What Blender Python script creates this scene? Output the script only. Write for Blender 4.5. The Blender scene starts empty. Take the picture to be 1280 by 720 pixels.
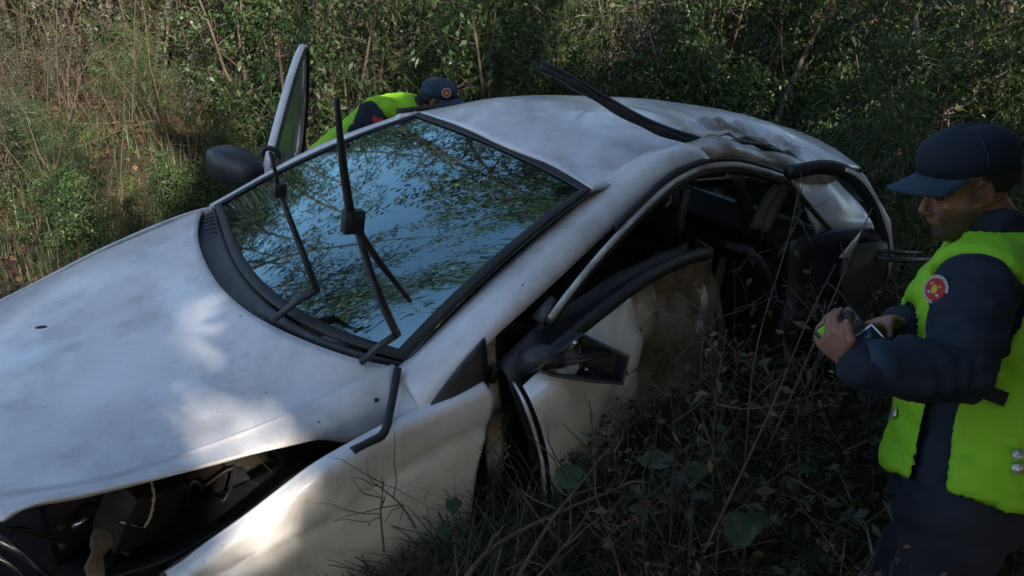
import bpy, bmesh, math, random
import numpy as np
from mathutils import Vector, Matrix, noise

random.seed(7)
rng = np.random.default_rng(11)
scene = bpy.context.scene
COL = scene.collection

# ------------------------------------------------------------------ camera, sky, sun, exposure
PITCH = math.radians(20.93)
CAM_H = 1.85
FOCAL = 950.0                      # focal length in pixels of the 1280 wide photograph
cam_data = bpy.data.cameras.new('camera')
cam_data.sensor_width = 36.0
cam_data.lens = 36.0 * FOCAL / 1280.0
cam_data.clip_start = 0.05
cam_data.clip_end = 600.0
cam = bpy.data.objects.new('camera', cam_data)
cam.location = (0, 0, CAM_H)
cam.rotation_euler = (math.radians(90) - PITCH, 0, 0)
COL.objects.link(cam)
scene.camera = cam

SUN_DIR = Vector((0.364, -0.776, 0.516)).normalized()      # towards the sun: behind the camera, to the right
sun_elev = math.asin(SUN_DIR.z)
sun_az = math.atan2(SUN_DIR.x, SUN_DIR.y)
world = bpy.data.worlds.new('World')
scene.world = world
world.use_nodes = True
wn = world.node_tree.nodes
wl = world.node_tree.links
sky = wn.new('ShaderNodeTexSky')
sky.sky_type = 'NISHITA'
sky.sun_disc = False
sky.sun_elevation = sun_elev
sky.sun_rotation = sun_az
bg = wn['Background']
bg.inputs['Strength'].default_value = 0.15
wl.new(sky.outputs['Color'], bg.inputs['Color'])
sun_data = bpy.data.lights.new('sun', 'SUN')
sun_data.energy = 5.0
sun_data.angle = math.radians(0.55)
sun_data.color = (1.0, 0.88, 0.74)
sun = bpy.data.objects.new('sun', sun_data)
sun.rotation_euler = SUN_DIR.to_track_quat('Z', 'Y').to_euler()
sun.location = (8, -16, 14)
COL.objects.link(sun)
scene.view_settings.view_transform = 'Standard'
scene.view_settings.look = 'None'
scene.view_settings.exposure = 1.25
scene.view_settings.gamma = 1.0
scene.render.engine = 'CYCLES'
scene.cycles.max_bounces = 7
scene.cycles.transparent_max_bounces = 12
scene.cycles.sample_clamp_indirect = 4.0

# ------------------------------------------------------------------ frames of reference
cp_, sp_ = math.cos(PITCH), math.sin(PITCH)
CR = np.array((1.0, 0, 0)); CF = np.array((0, cp_, -sp_)); CD = np.array((0, -sp_, -cp_))
def W(px, py, z):
    """photo pixel at a real camera distance z (metres) -> place in the wood"""
    return np.array((0, 0, CAM_H)) + z * ((px-640)/FOCAL*CR + (py-360)/FOCAL*CD + CF)
# the car's own frame: x rearward from the front bumper, y to its right, z up
M3 = np.array([[0.7764, -0.6131, 0.1455], [-0.1147, -0.3646, -0.9241], [0.6197, 0.7008, -0.3534]])
CC = np.array((0.3492, -2.1116, 1.8688))
def U(px, py, **k):
    d = M3.T @ np.array([(px-640)/FOCAL, (py-360)/FOCAL, 1.0])
    for a, i in (('x', 0), ('y', 1), ('z', 2)):
        if a in k:
            return CC + d*(k[a]-CC[i])/d[i]
WC = np.array([CR, CD, CF]).T @ M3            # car directions -> world directions
def c2w(p):
    return WC @ (np.asarray(p, float) - CC) + np.array((0, 0, CAM_H))
def w2c(p):
    return WC.T @ (np.asarray(p, float) - np.array((0, 0, CAM_H))) + CC

# ------------------------------------------------------------------ helpers
def add(name, mesh, mat=None, parent=None, smooth=True):
    o = bpy.data.objects.new(name, mesh)
    COL.objects.link(o)
    if mat is not None:
        for m in (mat if isinstance(mat, (list, tuple)) else [mat]):
            mesh.materials.append(m)
    if smooth and len(mesh.polygons):
        mesh.polygons.foreach_set('use_smooth', [True]*len(mesh.polygons))
    if parent is not None:
        o.parent = parent
    return o
def empty(name, loc=(0, 0, 0)):
    o = bpy.data.objects.new(name, None)
    o.empty_display_size = 0.1
    o.location = loc
    COL.objects.link(o)
    return o
def tag(o, label=None, cat=None, group=None, kind=None):
    if label: o['label'] = label
    if cat: o['category'] = cat
    if group: o['group'] = group
    if kind: o['kind'] = kind
    return o
class MB:
    def __init__(s): s.v = []; s.f = []; s.m = []
    def add(s, v, f, mi=0):
        b = len(s.v)
        s.v.extend([tuple(map(float, p)) for p in v]); s.f.extend([tuple(i+b for i in q) for q in f]); s.m.extend([mi]*len(f))
    def tube(s, pts, rad, n=6, mi=0, cap=True, flat=1.0, up=(0, 0, 1)):
        pts = [Vector(p) for p in pts]
        if not hasattr(rad, '__len__'): rad = [rad]*len(pts)
        V = []; F = []
        a = None
        for i, p in enumerate(pts):
            t = (pts[min(i+1, len(pts)-1)] - pts[max(i-1, 0)])
            t = t.normalized() if t.length > 1e-9 else Vector((0, 0, 1))
            if a is None:
                u = Vector(up)
                if abs(t.dot(u)) > .95: u = Vector((1, 0, 0))
                a = (u - t*u.dot(t)).normalized()
            else:
                a = (a - t*a.dot(t))
                a = a.normalized() if a.length > 1e-6 else Vector((1, 0, 0))
            b = t.cross(a)
            for k in range(n):
                th = 2*math.pi*k/n
                V.append(p + (a*math.cos(th)*flat + b*math.sin(th))*rad[i])
        for i in range(len(pts)-1):
            for k in range(n):
                F.append((i*n+k, i*n+(k+1) % n, (i+1)*n+(k+1) % n, (i+1)*n+k))
        if cap:
            F.append(tuple(range(n))[::-1]); F.append(tuple((len(pts)-1)*n+k for k in range(n)))
        s.add(V, F, mi)
    def box(s, c, d, R=None, mi=0):
        V = []
        for x in (-1, 1):
            for y in (-1, 1):
                for z in (-1, 1):
                    q = Vector((x*d[0]/2, y*d[1]/2, z*d[2]/2))
                    if R is not None: q = R @ q
                    V.append(Vector(c)+q)
        s.add(V, [(0, 1, 3, 2), (4, 6, 7, 5), (0, 4, 5, 1), (2, 3, 7, 6), (0, 2, 6, 4), (1, 5, 7, 3)], mi)
    def ell(s, c, r, R=None, n=12, m=8, mi=0):
        V = []; F = []
        for i in range(m+1):
            ph = math.pi*i/m
            for k in range(n):
                th = 2*math.pi*k/n
                q = Vector((math.sin(ph)*math.cos(th)*r[0], math.sin(ph)*math.sin(th)*r[1], math.cos(ph)*r[2]))
                if R is not None: q = R @ q
                V.append(Vector(c)+q)
        for i in range(m):
            for k in range(n):
                F.append((i*n+k, (i+1)*n+k, (i+1)*n+(k+1) % n, i*n+(k+1) % n))
        s.add(V, F, mi)
    def mesh(s, name='mesh'):
        me = bpy.data.meshes.new(name)
        me.from_pydata(s.v, [], s.f)
        if any(s.m): me.polygons.foreach_set('material_index', s.m)
        me.update()
        return me
    def build(s, name, mat=None, parent=None, smooth=True, bevel=0):
        o = add(name, s.mesh(name), mat, parent, smooth)
        if bevel:
            b = o.modifiers.new('bevel', 'BEVEL'); b.width = bevel; b.segments = 2; b.limit_method = 'ANGLE'
        return o
def crom(P, t):
    """Catmull-Rom through rows of P at parameter t in 0..1"""
    P = np.asarray(P, float); n = len(P)
    u = min(max(t, 0), 1)*(n-1); i = min(int(u), n-2); f = u-i
    p1, p2 = P[i], P[i+1]
    p0 = P[i-1] if i > 0 else 2*p1-p2
    p3 = P[i+2] if i+2 < n else 2*p2-p1
    return .5*((2*p1)+(-p0+p2)*f+(2*p0-5*p1+4*p2-p3)*f*f+(-p0+3*p1-3*p2+p3)*f**3)
def curve(P, n): return [crom(P, i/(n-1)) for i in range(n)]
def patch_grid(rows, nu, nv):
    rows = [np.array(curve(r, nv)) for r in rows]
    A = np.array(rows)
    return np.array([crom(A, i/(nu-1)) for i in range(nu)])
def patch(name, rows, nu, nv, mat, parent, thick=0.006, dent=None, offset=-1, noise_amp=0.0, smooth=True, keep=None, relax=0):
    G = patch_grid(rows, nu, nv)
    for _ in range(relax):
        G[1:-1, 1:-1] = .5*G[1:-1, 1:-1]+.125*(G[:-2, 1:-1]+G[2:, 1:-1]+G[1:-1, :-2]+G[1:-1, 2:])
        for e_ in (G[0], G[-1], G[:, 0], G[:, -1]): e_[1:-1] = .5*e_[1:-1]+.25*(e_[:-2]+e_[2:])
    if noise_amp or dent:
        for i in range(nu):
            for j in range(nv):
                p = Vector(G[i, j])
                if noise_amp:
                    G[i, j] += noise_amp*np.array((noise.noise(p*5), noise.noise(p*5+Vector((9, 3, 1))), noise.noise(p*5+Vector((2, 7, 5)))))
                if dent: G[i, j] += np.array(dent(p))
    F = []
    for i in range(nu-1):
        for j in range(nv-1):
            if keep and not keep(i/(nu-1), j/(nv-1), G[i, j]): continue
            F.append((i*nv+j, i*nv+j+1, (i+1)*nv+j+1, (i+1)*nv+j))
    me = bpy.data.meshes.new(name)
    me.from_pydata([tuple(p) for p in G.reshape(-1, 3)], [], F)
    me.update()
    o = add(name, me, mat, parent, smooth)
    if thick:
        s = o.modifiers.new('solid', 'SOLIDIFY'); s.thickness = thick; s.offset = offset
    return o

# ------------------------------------------------------------------ materials
MATS = {}
def new_mat(name):
    m = bpy.data.materials.new(name); m.use_nodes = True
    MATS[name] = m
    return m, m.node_tree.nodes, m.node_tree.links, m.node_tree.nodes['Principled BSDF']
def noise_col(N, L, stops, scale, detail=6, rough=.6, coord='Object', dist=0.0):
    tc = N.new('ShaderNodeTexCoord')
    nz = N.new('ShaderNodeTexNoise'); nz.inputs['Scale'].default_value = scale; nz.inputs['Detail'].default_value = detail
    nz.inputs['Roughness'].default_value = rough; nz.inputs['Distortion'].default_value = dist
    L.new(tc.outputs[coord], nz.inputs['Vector'])
    r = N.new('ShaderNodeValToRGB')
    while len(r.color_ramp.elements) < len(stops): r.color_ramp.elements.new(.5)
    for e, (p, c) in zip(r.color_ramp.elements, stops):
        e.position = p; e.color = (*c, 1)
    L.new(nz.outputs['Fac'], r.inputs['Fac'])
    return r.outputs['Color'], nz.outputs['Fac']
def bump(N, L, B, fac, strength, dist=.01):
    b = N.new('ShaderNodeBump'); b.inputs['Strength'].default_value = strength; b.inputs['Distance'].default_value = dist
    L.new(fac, b.inputs['Height']); L.new(b.outputs['Normal'], B.inputs['Normal'])
    return b
def simple(name, stops, scale=8, rough=.6, metal=0, bstr=.2, bscale=60, bdist=.004, coat=0, spec=.5, detail=6):
    m, N, L, B = new_mat(name)
    c, f = noise_col(N, L, stops, scale, detail)
    L.new(c, B.inputs['Base Color'])
    B.inputs['Roughness'].default_value = rough; B.inputs['Metallic'].default_value = metal
    B.inputs['Coat Weight'].default_value = coat; B.inputs['Specular IOR Level'].default_value = spec
    if bstr:
        _, f2 = noise_col(N, L, [(0, (0, 0, 0)), (1, (1, 1, 1))], bscale)
        bump(N, L, B, f2, bstr, bdist)
    return m
def paint_mat(name, dirt, dirt_lo, dirt_hi, specks=True, grad=None, mudcols=((.11, .075, .045), (.27, .21, .15))):
    m, N, L, B = new_mat(name)
    tc = N.new('ShaderNodeTexCoord')
    base, f = noise_col(N, L, [(.32, (.50, .50, .51)), (.48, (.66, .66, .67)), (.7, (.75, .75, .76))], 4.5, 9, .72)
    mud, g = noise_col(N, L, [(.35, mudcols[0]), (.65, mudcols[1])], 9, 8)
    _, h = noise_col(N, L, [(0, (0, 0, 0)), (1, (1, 1, 1))], 3.1, 9, .68, dist=.6)
    mr = N.new('ShaderNodeMapRange'); mr.inputs['From Min'].default_value = dirt_lo; mr.inputs['From Max'].default_value = dirt_hi
    mr.inputs['To Max'].default_value = dirt
    src = h
    if grad:                                   # mud smeared on from the rear end of the panel
        sx = N.new('ShaderNodeSeparateXYZ'); L.new(tc.outputs['Object'], sx.inputs[0])
        gr = N.new('ShaderNodeMapRange'); gr.inputs['From Min'].default_value = grad[0]; gr.inputs['From Max'].default_value = grad[1]; gr.inputs['To Max'].default_value = grad[2]
        L.new(sx.outputs[0], gr.inputs['Value'])
        ad = N.new('ShaderNodeMath'); L.new(h, ad.inputs[0]); L.new(gr.outputs['Result'], ad.inputs[1]); src = ad.outputs[0]
    L.new(src, mr.inputs['Value'])
    fac = mr.outputs['Result']
    if specks:
        vo = N.new('ShaderNodeTexVoronoi'); vo.inputs['Scale'].default_value = 16
        L.new(tc.outputs['Object'], vo.inputs['Vector'])
        lt = N.new('ShaderNodeMath'); lt.operation = 'LESS_THAN'; lt.inputs[1].default_value = .07
        L.new(vo.outputs['Distance'], lt.inputs[0])
        wn_ = N.new('ShaderNodeSeparateColor'); L.new(vo.outputs['Color'], wn_.inputs[0])
        gt = N.new('ShaderNodeMath'); gt.operation = 'GREATER_THAN'; gt.inputs[1].default_value = .8
        L.new(wn_.outputs[0], gt.inputs[0])
        mu = N.new('ShaderNodeMath'); mu.operation = 'MULTIPLY'; L.new(lt.outputs[0], mu.inputs[0]); L.new(gt.outputs[0], mu.inputs[1])
        mx0 = N.new('ShaderNodeMath'); mx0.operation = 'MAXIMUM'; L.new(mu.outputs[0], mx0.inputs[0]); L.new(fac, mx0.inputs[1])
        fac = mx0.outputs[0]
    mp = N.new('ShaderNodeMapping'); mp.inputs['Scale'].default_value = (3, 60, 60); mp.inputs['Rotation'].default_value = (0, 0, .6)
    L.new(tc.outputs['Object'], mp.inputs['Vector'])
    sn = N.new('ShaderNodeTexNoise'); sn.inputs['Scale'].default_value = 2.2; sn.inputs['Detail'].default_value = 3; L.new(mp.outputs[0], sn.inputs['Vector'])
    sr = N.new('ShaderNodeMapRange'); sr.inputs['From Min'].default_value = .66; sr.inputs['From Max'].default_value = .74; sr.inputs['To Max'].default_value = .45; L.new(sn.outputs['Fac'], sr.inputs['Value'])
    mxs = N.new('ShaderNodeMath'); mxs.operation = 'MAXIMUM'; L.new(sr.outputs['Result'], mxs.inputs[0]); L.new(fac, mxs.inputs[1]); fac = mxs.outputs[0]
    mx = N.new('ShaderNodeMix'); mx.data_type = 'RGBA'
    L.new(fac, mx.inputs[0]); L.new(base, mx.inputs[6]); L.new(mud, mx.inputs[7])
    L.new(mx.outputs[2], B.inputs['Base Color'])
    rr = N.new('ShaderNodeMapRange'); rr.inputs['To Min'].default_value = .30; rr.inputs['To Max'].default_value = .62
    L.new(h, rr.inputs['Value']); L.new(rr.outputs['Result'], B.inputs['Roughness'])
    B.inputs['Metallic'].default_value = .25
    _, cr = noise_col(N, L, [(0, (0, 0, 0)), (1, (1, 1, 1))], 6.5, 10, .75, dist=1.2)
    cm = N.new('ShaderNodeMapRange'); cm.inputs['From Min'].default_value = .38; cm.inputs['From Max'].default_value = .68; cm.inputs['To Min'].default_value = .03; cm.inputs['To Max'].default_value = .30
    L.new(cr, cm.inputs['Value']); L.new(cm.outputs['Result'], B.inputs['Coat Roughness'])
    cw = N.new('ShaderNodeMapRange'); cw.inputs['To Min'].default_value = .8; cw.inputs['To Max'].default_value = .0; L.new(fac, cw.inputs['Value']); L.new(cw.outputs['Result'], B.inputs['Coat Weight'])
    rx = N.new('ShaderNodeMix'); rx.data_type = 'FLOAT'; rx.inputs[3].default_value = .95; L.new(fac, rx.inputs[0]); L.new(rr.outputs['Result'], rx.inputs[2]); L.new(rx.outputs[0], B.inputs['Roughness'])
    mt = N.new('ShaderNodeMapRange'); mt.inputs['To Min'].default_value = .08; mt.inputs['To Max'].default_value = 0; L.new(fac, mt.inputs['Value']); L.new(mt.outputs['Result'], B.inputs['Metallic'])
    _, f2 = noise_col(N, L, [(0, (0, 0, 0)), (1, (1, 1, 1))], 5, 3)
    bump(N, L, B, f2, .12, .02)
    return m
PAINT = paint_mat('white_paint', .5, .47, .78)
PAINT_DIRTY = paint_mat('white_paint_scraped', .6, .53, .82)
PAINT_DOOR = paint_mat('white_paint_smeared', .95, .62, .80, True, (1.80, 2.15, .50), ((.05, .032, .016), (.20, .135, .075)))
PAINT_CRUSHED = paint_mat('white_paint_crushed', .95, .38, .62)
PAINT_MUD = paint_mat('white_paint_muddy', 1.0, .36, .5, False)
PLASTIC = simple('black_plastic', [(.3, (.012, .013, .016)), (.7, (.03, .03, .034))], 20, .45)
RUBBER = simple('black_rubber', [(.3, (.010, .010, .011)), (.7, (.022, .021, .021))], 30, .6)
TRIM = simple('dark_trim', [(.3, (.02, .021, .025)), (.7, (.04, .041, .046))], 25, .55)
BEIGE = simple('beige_trim', [(.3, (.30, .28, .24)), (.7, (.38, .36, .31))], 18, .8)
FABRIC = simple('seat_fabric', [(.3, (.018, .018, .021)), (.7, (.04, .04, .045))], 60, .95, bstr=.5, bscale=300)
STEEL = simple('bare_steel', [(.3, (.10, .085, .07)), (.6, (.22, .20, .18))], 12, .45, .7)
ENGINE = simple('grimy_engine_metal', [(.3, (.008, .007, .006)), (.7, (.035, .027, .022))], 14, .6, .3)
RUST = simple('torn_brown_panel', [(.3, (.05, .03, .02)), (.55, (.12, .085, .06)), (.75, (.22, .19, .16))], 9, .75)
CREAM = simple('torn_foam', [(.3, (.30, .25, .18)), (.7, (.48, .42, .33))], 15, .9)
CHROME = simple('dull_chrome', [(.3, (.45, .46, .5)), (.7, (.6, .6, .63))], 15, .25, 1.0, bstr=0)
NAVY = simple('navy_cloth', [(.3, (.004, .009, .020)), (.7, (.008, .016, .032))], 12, .85, bstr=.45, bscale=260, bdist=.002)
NAVY_LIGHT = simple('pale_lit_navy_cloth', [(.3, (.014, .032, .058)), (.7, (.024, .05, .085))], 12, .85, bstr=.45, bscale=260, bdist=.002)  # cuffs and brims; also lightens the bending man's cap as if lit
TROUSER = simple('dark_navy_trousers', [(.3, (.005, .007, .014)), (.7, (.010, .013, .024))], 12, .9, bstr=.45, bscale=260, bdist=.002)
HIVIS = simple('lime_vest_cloth', [(.3, (.20, .49, .008)), (.7, (.27, .58, .014))], 9, .75, bstr=.4, bscale=220, bdist=.002)
REFLECT = simple('silver_reflective_tape', [(.3, (.45, .43, .38)), (.7, (.65, .62, .55))], 40, .3, .5)
BLACKCLOTH = simple('black_webbing', [(.3, (.006, .006, .007)), (.7, (.014, .014, .016))], 60, .8)
SKIN = simple('skin', [(.3, (.19, .08, .05)), (.5, (.25, .115, .075)), (.7, (.31, .145, .10))], 40, .5, bstr=.15, bscale=180, bdist=.001)
def add_stubble():
    N, L = SKIN.node_tree.nodes, SKIN.node_tree.links; B = N['Principled BSDF']
    src = B.inputs['Base Color'].links[0].from_socket
    at = N.new('ShaderNodeAttribute'); at.attribute_name = 'stubble'
    _, f = noise_col(N, L, [(0, (0, 0, 0)), (1, (1, 1, 1))], 420, 4)
    mu = N.new('ShaderNodeMath'); mu.operation = 'MULTIPLY'; L.new(at.outputs['Fac'], mu.inputs[0]); L.new(f, mu.inputs[1])
    mx = N.new('ShaderNodeMix'); mx.data_type = 'RGBA'; mx.inputs[7].default_value = (.018, .014, .012, 1)
    L.new(mu.outputs[0], mx.inputs[0]); L.new(src, mx.inputs[6]); L.new(mx.outputs[2], B.inputs['Base Color'])
add_stubble()
HAIR = simple('short_dark_hair', [(.3, (.008, .006, .005)), (.7, (.022, .016, .012))], 120, .7, bstr=.8, bscale=400, bdist=.002)
RED = simple('red_badge', [(.3, (.30, .014, .016)), (.7, (.42, .025, .022))], 30, .7)
BADGEWHITE = simple('white_badge_ring', [(.3, (.42, .42, .42)), (.7, (.55, .55, .55))], 30, .7)
YELLOW = simple('yellow_badge_thread', [(.3, (.50, .33, .03)), (.7, (.6, .42, .06))], 30, .7)
BROWNEYE = simple('eye', [(.3, (.02, .012, .008)), (.7, (.04, .022, .012))], 30, .15, bstr=0)
LAMPRED = simple('tail_lamp_red', [(.3, (.16, .006, .006)), (.7, (.24, .01, .01))], 10, .2, bstr=0)
def glass_mat(name, tint, ior, rough=.02, scratch=True):
    m, N, L, B = new_mat(name)
    out = N['Material Output']; N.remove(B)
    tr = N.new('ShaderNodeBsdfTransparent'); tr.inputs['Color'].default_value = (*tint, 1)
    gl = N.new('ShaderNodeBsdfGlossy'); gl.inputs['Roughness'].default_value = rough; gl.inputs['Color'].default_value = (.62, .95, .98, 1)
    fr = N.new('ShaderNodeFresnel'); fr.inputs['IOR'].default_value = ior
    mx = N.new('ShaderNodeMixShader')
    L.new(fr.outputs[0], mx.inputs[0]); L.new(tr.outputs[0], mx.inputs[1]); L.new(gl.outputs[0], mx.inputs[2])
    df = N.new('ShaderNodeBsdfDiffuse'); df.inputs['Color'].default_value = (.32, .30, .26, 1)
    _, h = noise_col(N, L, [(0, (0, 0, 0)), (1, (1, 1, 1))], 7, 8, .7)
    mr = N.new('ShaderNodeMapRange'); mr.inputs['From Min'].default_value = .45; mr.inputs['From Max'].default_value = .9; mr.inputs['To Min'].default_value = .01; mr.inputs['To Max'].default_value = .22
    L.new(h, mr.inputs['Value'])
    m2 = N.new('ShaderNodeMixShader')
    L.new(mr.outputs['Result'], m2.inputs[0]); L.new(mx.outputs[0], m2.inputs[1]); L.new(df.outputs[0], m2.inputs[2])
    L.new(m2.outputs[0], out.inputs['Surface'])
    return m
GLASS = glass_mat('windscreen_glass', (.26, .33, .33), 3.6, .02)
DUSTYGLASS = simple('dusty_glass', [(.3, (.16, .15, .13)), (.7, (.26, .25, .22))], 9, .5, bstr=0, coat=.2)
SIDEGLASS = glass_mat('side_glass', (.55, .6, .6), 1.7)
def leaf_mat(name, cols, trans=.35, rough=.5):
    m, N, L, B = new_mat(name)
    out = N['Material Output']
    geo = N.new('ShaderNodeNewGeometry')
    oi = N.new('ShaderNodeObjectInfo')
    ad = N.new('ShaderNodeMath'); ad.operation = 'MULTIPLY_ADD'
    L.new(oi.outputs['Random'], ad.inputs[0]); ad.inputs[1].default_value = .5
    L.new(geo.outputs['Random Per Island'], ad.inputs[2])
    fr = N.new('ShaderNodeMath'); fr.operation = 'MULTIPLY'; fr.inputs[1].default_value = 1/1.5; L.new(ad.outputs[0], fr.inputs[0])
    r = N.new('ShaderNodeValToRGB')
    while len(r.color_ramp.elements) < len(cols): r.color_ramp.elements.new(.5)
    for i, (e, c) in enumerate(zip(r.color_ramp.elements, cols)):
        e.position = i/(len(cols)-1); e.color = (*c, 1)
    L.new(fr.outputs[0], r.inputs['Fac'])
    L.new(r.outputs['Color'], B.inputs['Base Color'])
    B.inputs['Roughness'].default_value = rough
    tr = N.new('ShaderNodeBsdfTranslucent'); L.new(r.outputs['Color'], tr.inputs['Color'])
    mx = N.new('ShaderNodeMixShader'); mx.inputs[0].default_value = trans
    L.new(B.outputs[0], mx.inputs[1]); L.new(tr.outputs[0], mx.inputs[2])
    L.new(mx.outputs[0], out.inputs['Surface'])
    return m
LEAF_A = leaf_mat('olive_leaves', [(.03, .05, .014), (.05, .085, .02), (.07, .11, .03), (.11, .13, .04)])
LEAF_B = leaf_mat('deep_green_leaves', [(.02, .045, .015), (.035, .075, .02), (.05, .10, .025), (.075, .13, .04)])
LEAF_C = leaf_mat('grey_green_leaves', [(.045, .06, .04), (.06, .08, .05), (.09, .105, .07), (.13, .14, .09)])
LEAF_DRY = leaf_mat('dry_leaves', [(.07, .032, .016), (.13, .065, .032), (.18, .105, .055), (.24, .16, .09)], .2, .8)
GRASS = leaf_mat('green_grass', [(.025, .055, .015), (.04, .08, .02), (.06, .10, .028), (.09, .11, .04)], .3)
DRYGRASS = leaf_mat('dry_grass', [(.05, .032, .018), (.09, .06, .032), (.14, .10, .055), (.20, .15, .085)], .25, .8)
BARK = simple('grey_brown_bark', [(.3, (.05, .038, .028)), (.55, (.10, .08, .06)), (.75, (.17, .145, .12))], 22, .95, bstr=.8, bscale=70, bdist=.02)
NEARGRASS = leaf_mat('shade_darkened_grass', [(.012, .018, .009), (.022, .032, .012), (.03, .04, .016), (.06, .045, .025)], .25)  # grass and dead stalk colours, darkened to carry the near side's shade
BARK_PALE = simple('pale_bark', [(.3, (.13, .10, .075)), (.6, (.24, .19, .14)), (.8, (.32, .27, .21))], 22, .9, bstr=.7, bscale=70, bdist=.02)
TWIG = simple('dry_twig', [(.3, (.04, .03, .021)), (.7, (.11, .082, .058))], 30, .95, bstr=.3)
def soil_mat():
    m, N, L, B = new_mat('forest_soil')
    c, f = noise_col(N, L, [(.25, (.018, .012, .009)), (.45, (.045, .032, .022)), (.6, (.08, .055, .036)), (.8, (.045, .05, .022))], 3.2, 12, .72)
    L.new(c, B.inputs['Base Color']); B.inputs['Roughness'].default_value = 1.0
    _, f2 = noise_col(N, L, [(0, (0, 0, 0)), (1, (1, 1, 1))], 24, 10, .75)
    bump(N, L, B, f2, 1.0, .06)
    return m
SOIL = soil_mat()

# ------------------------------------------------------------------ the ground
TP = []
for cx in (-.3, 1.0, 2.4, 3.9):
    for cy in (-.55, 0, .9):
        p = c2w((cx, cy, 0.03)); TP.append((p[0], p[1], p[2]))
TP += [(0, -.2, .32), (-1.2, .2, .34), (.5, .5, .22), (-.4, 1.0, .28), (1.0, 1.35, -.08), (1.6, 1.0, -.10), (2.4, 1.8, -.12), (1.1, 2.2, -.12), (2.3, 3.2, -.2),
       (-2.6, 1.2, .3), (-2.6, 2.8, .25), (-3.4, 4.2, .35), (-2.6, 4.6, .3), (-4.5, 5.4, .75), (-3.0, 6.2, .8), (-5.5, 6.8, 1.5), (-6.5, 8.5, 2.3), (-4, 9, 2.0), (-1.2, 5.6, .2), (-1.2, 7.5, .7),
       (0, 6.2, .1), (0.5, 9, .6), (2.0, 6.0, -.1), (4.0, 5.5, -.1), (3.5, 8.5, .4), (6.5, 9, .8), (6, 5, .1), (-1, 13, 1.8), (5, 14, 1.6), (-9, 13, 3.4), (-10, 7, 2.4), (10, 14, 2.0), (10, 6, .4),
       (4, -3, .1), (-4, -3, .5), (0, -5, .5), (8, -8, .4), (-8, -8, .8), (-8, 1, 1.0), (9, 0, .1), (0, -14, .6),
       (-25, 30, 5), (0, 30, 4), (25, 30, 4), (40, 0, 1), (-40, 0, 3), (0, -40, 1), (40, -40, 1), (-40, -40, 2), (-60, 70, 7), (60, 70, 6), (0, 80, 7), (70, 0, 2), (-70, 0, 4)]
for (cx, cy, cz) in ((.3, -1.25, .22), (.75, -1.12, .48), (1.1, -1.10, .58), (1.5, -1.12, .58), (2.0, -1.15, .50), (2.6, -1.15, .34), (3.2, -1.2, .26)):
    p = c2w((cx, cy, cz)); TP.append((p[0], p[1], p[2]))
TP = np.array(TP)
def ground_z(x, y, rough=True):
    d2 = (TP[:, 0]-x)**2+(TP[:, 1]-y)**2+.12
    w = d2**-1.7
    z = float((w*TP[:, 2]).sum()/w.sum())
    if rough:
        c = w2c((x, y, z))
        on_car = -.6 < c[0] < 4.3 and -1.05 < c[1] < 1.05
        a = .25 if on_car else 1.0
        z += a*(.10*noise.noise(Vector((x*.7, y*.7, 1.3)))+.035*noise.noise(Vector((x*2.3, y*2.3, 4.1))))
    return z
def build_ground():
    def axis(lo, hi, far):
        fine = list(np.arange(lo, hi+.01, .22)); a = []
        s, v = .3, lo
        while v > -far:
            v -= s; s *= 1.28; a.append(v)
        b = []; s, v = .3, hi
        while v < far:
            v += s; s *= 1.28; b.append(v)
        return a[::-1]+fine+b
    xs = axis(-8, 8, 150); ys = axis(-1, 14, 150)
    V = [(x, y, ground_z(x, y)) for y in ys for x in xs]
    n = len(xs)
    F = [(j*n+i, j*n+i+1, (j+1)*n+i+1, (j+1)*n+i) for j in range(len(ys)-1) for i in range(n-1)]
    me = bpy.data.meshes.new('ground'); me.from_pydata(V, [], F); me.update()
    o = add('ground', me, SOIL)
    tag(o, 'bare brown forest floor sloping up behind the wrecked car', kind='structure')
build_ground()

# ------------------------------------------------------------------ the wrecked car
car = empty('wrecked_car')
mw = np.eye(4); mw[:3, :3] = WC; mw[:3, 3] = c2w((0, 0, 0))
car.matrix_world = Matrix(mw.tolist())
tag(car, 'white hatchback with its near side crushed and raised wipers, lying among undergrowth', 'car')
A = np.array
def bl(a, b, t): return A(a)*(1-t)+A(b)*t

# hood: columns from the far edge to the near crease and its folded-down flange
near_prof = [(.05, .70), (.20, .79), (.45, .845), (.8, .852), (1.05, .885), (1.17, .92), (1.29, .962)]
far_prof = [(.05, .44), (.20, .52), (.5, .63), (.73, .74), (.91, .83), (1.1, .90), (1.25, .965)]
def prof(P, x):
    P = A(P); return float(np.interp(x, P[:, 0], P[:, 1]))
cols = [(.76, 1.27), (.72, 1.25), (.45, 1.145), (.15, 1.08), (-.15, 1.06), (-.40, 1.115), (-.58, 1.205), (-.665, 1.285)]
rows = []
for s in np.linspace(0, 1, 9):
    r = []
    for k, (y, xr) in enumerate(cols):
        xf = .06 + .20*(abs(y)/.7)**2
        x = xf+(xr-xf)*s
        t = (0.70-y)/1.365
        z = (1-t)*prof(far_prof, x)+t*prof(near_prof, x)+.045*(1-min(1, abs(y)/.7)**2)
        if 0 < k < 7: z += .012*(abs(y) > .3)*math.sin(min(1, (abs(y)-.3)/.3)*math.pi)      # raised shoulder lines
        if s == 1: z = .975-.012*abs(y)
        if k == 0: z -= .05
        r.append((x, y, z))
    rows.append(r)
def hood_dent(p):
    d = 0
    for (x, y, r, h) in ((.62, -.45, .22, -.012), (.85, .05, .3, -.014), (.55, .25, .2, .010), (1.0, -.3, .12, -.006), (.4, -.1, .2, -.012)):
        d += h*math.exp(-((p.x-x)**2+(p.y-y)**2)/(r*r))
    return (0, 0, d)
hood = patch('hood', rows, 40, 44, PAINT, car, .012, hood_dent, -1, relax=6)
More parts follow.
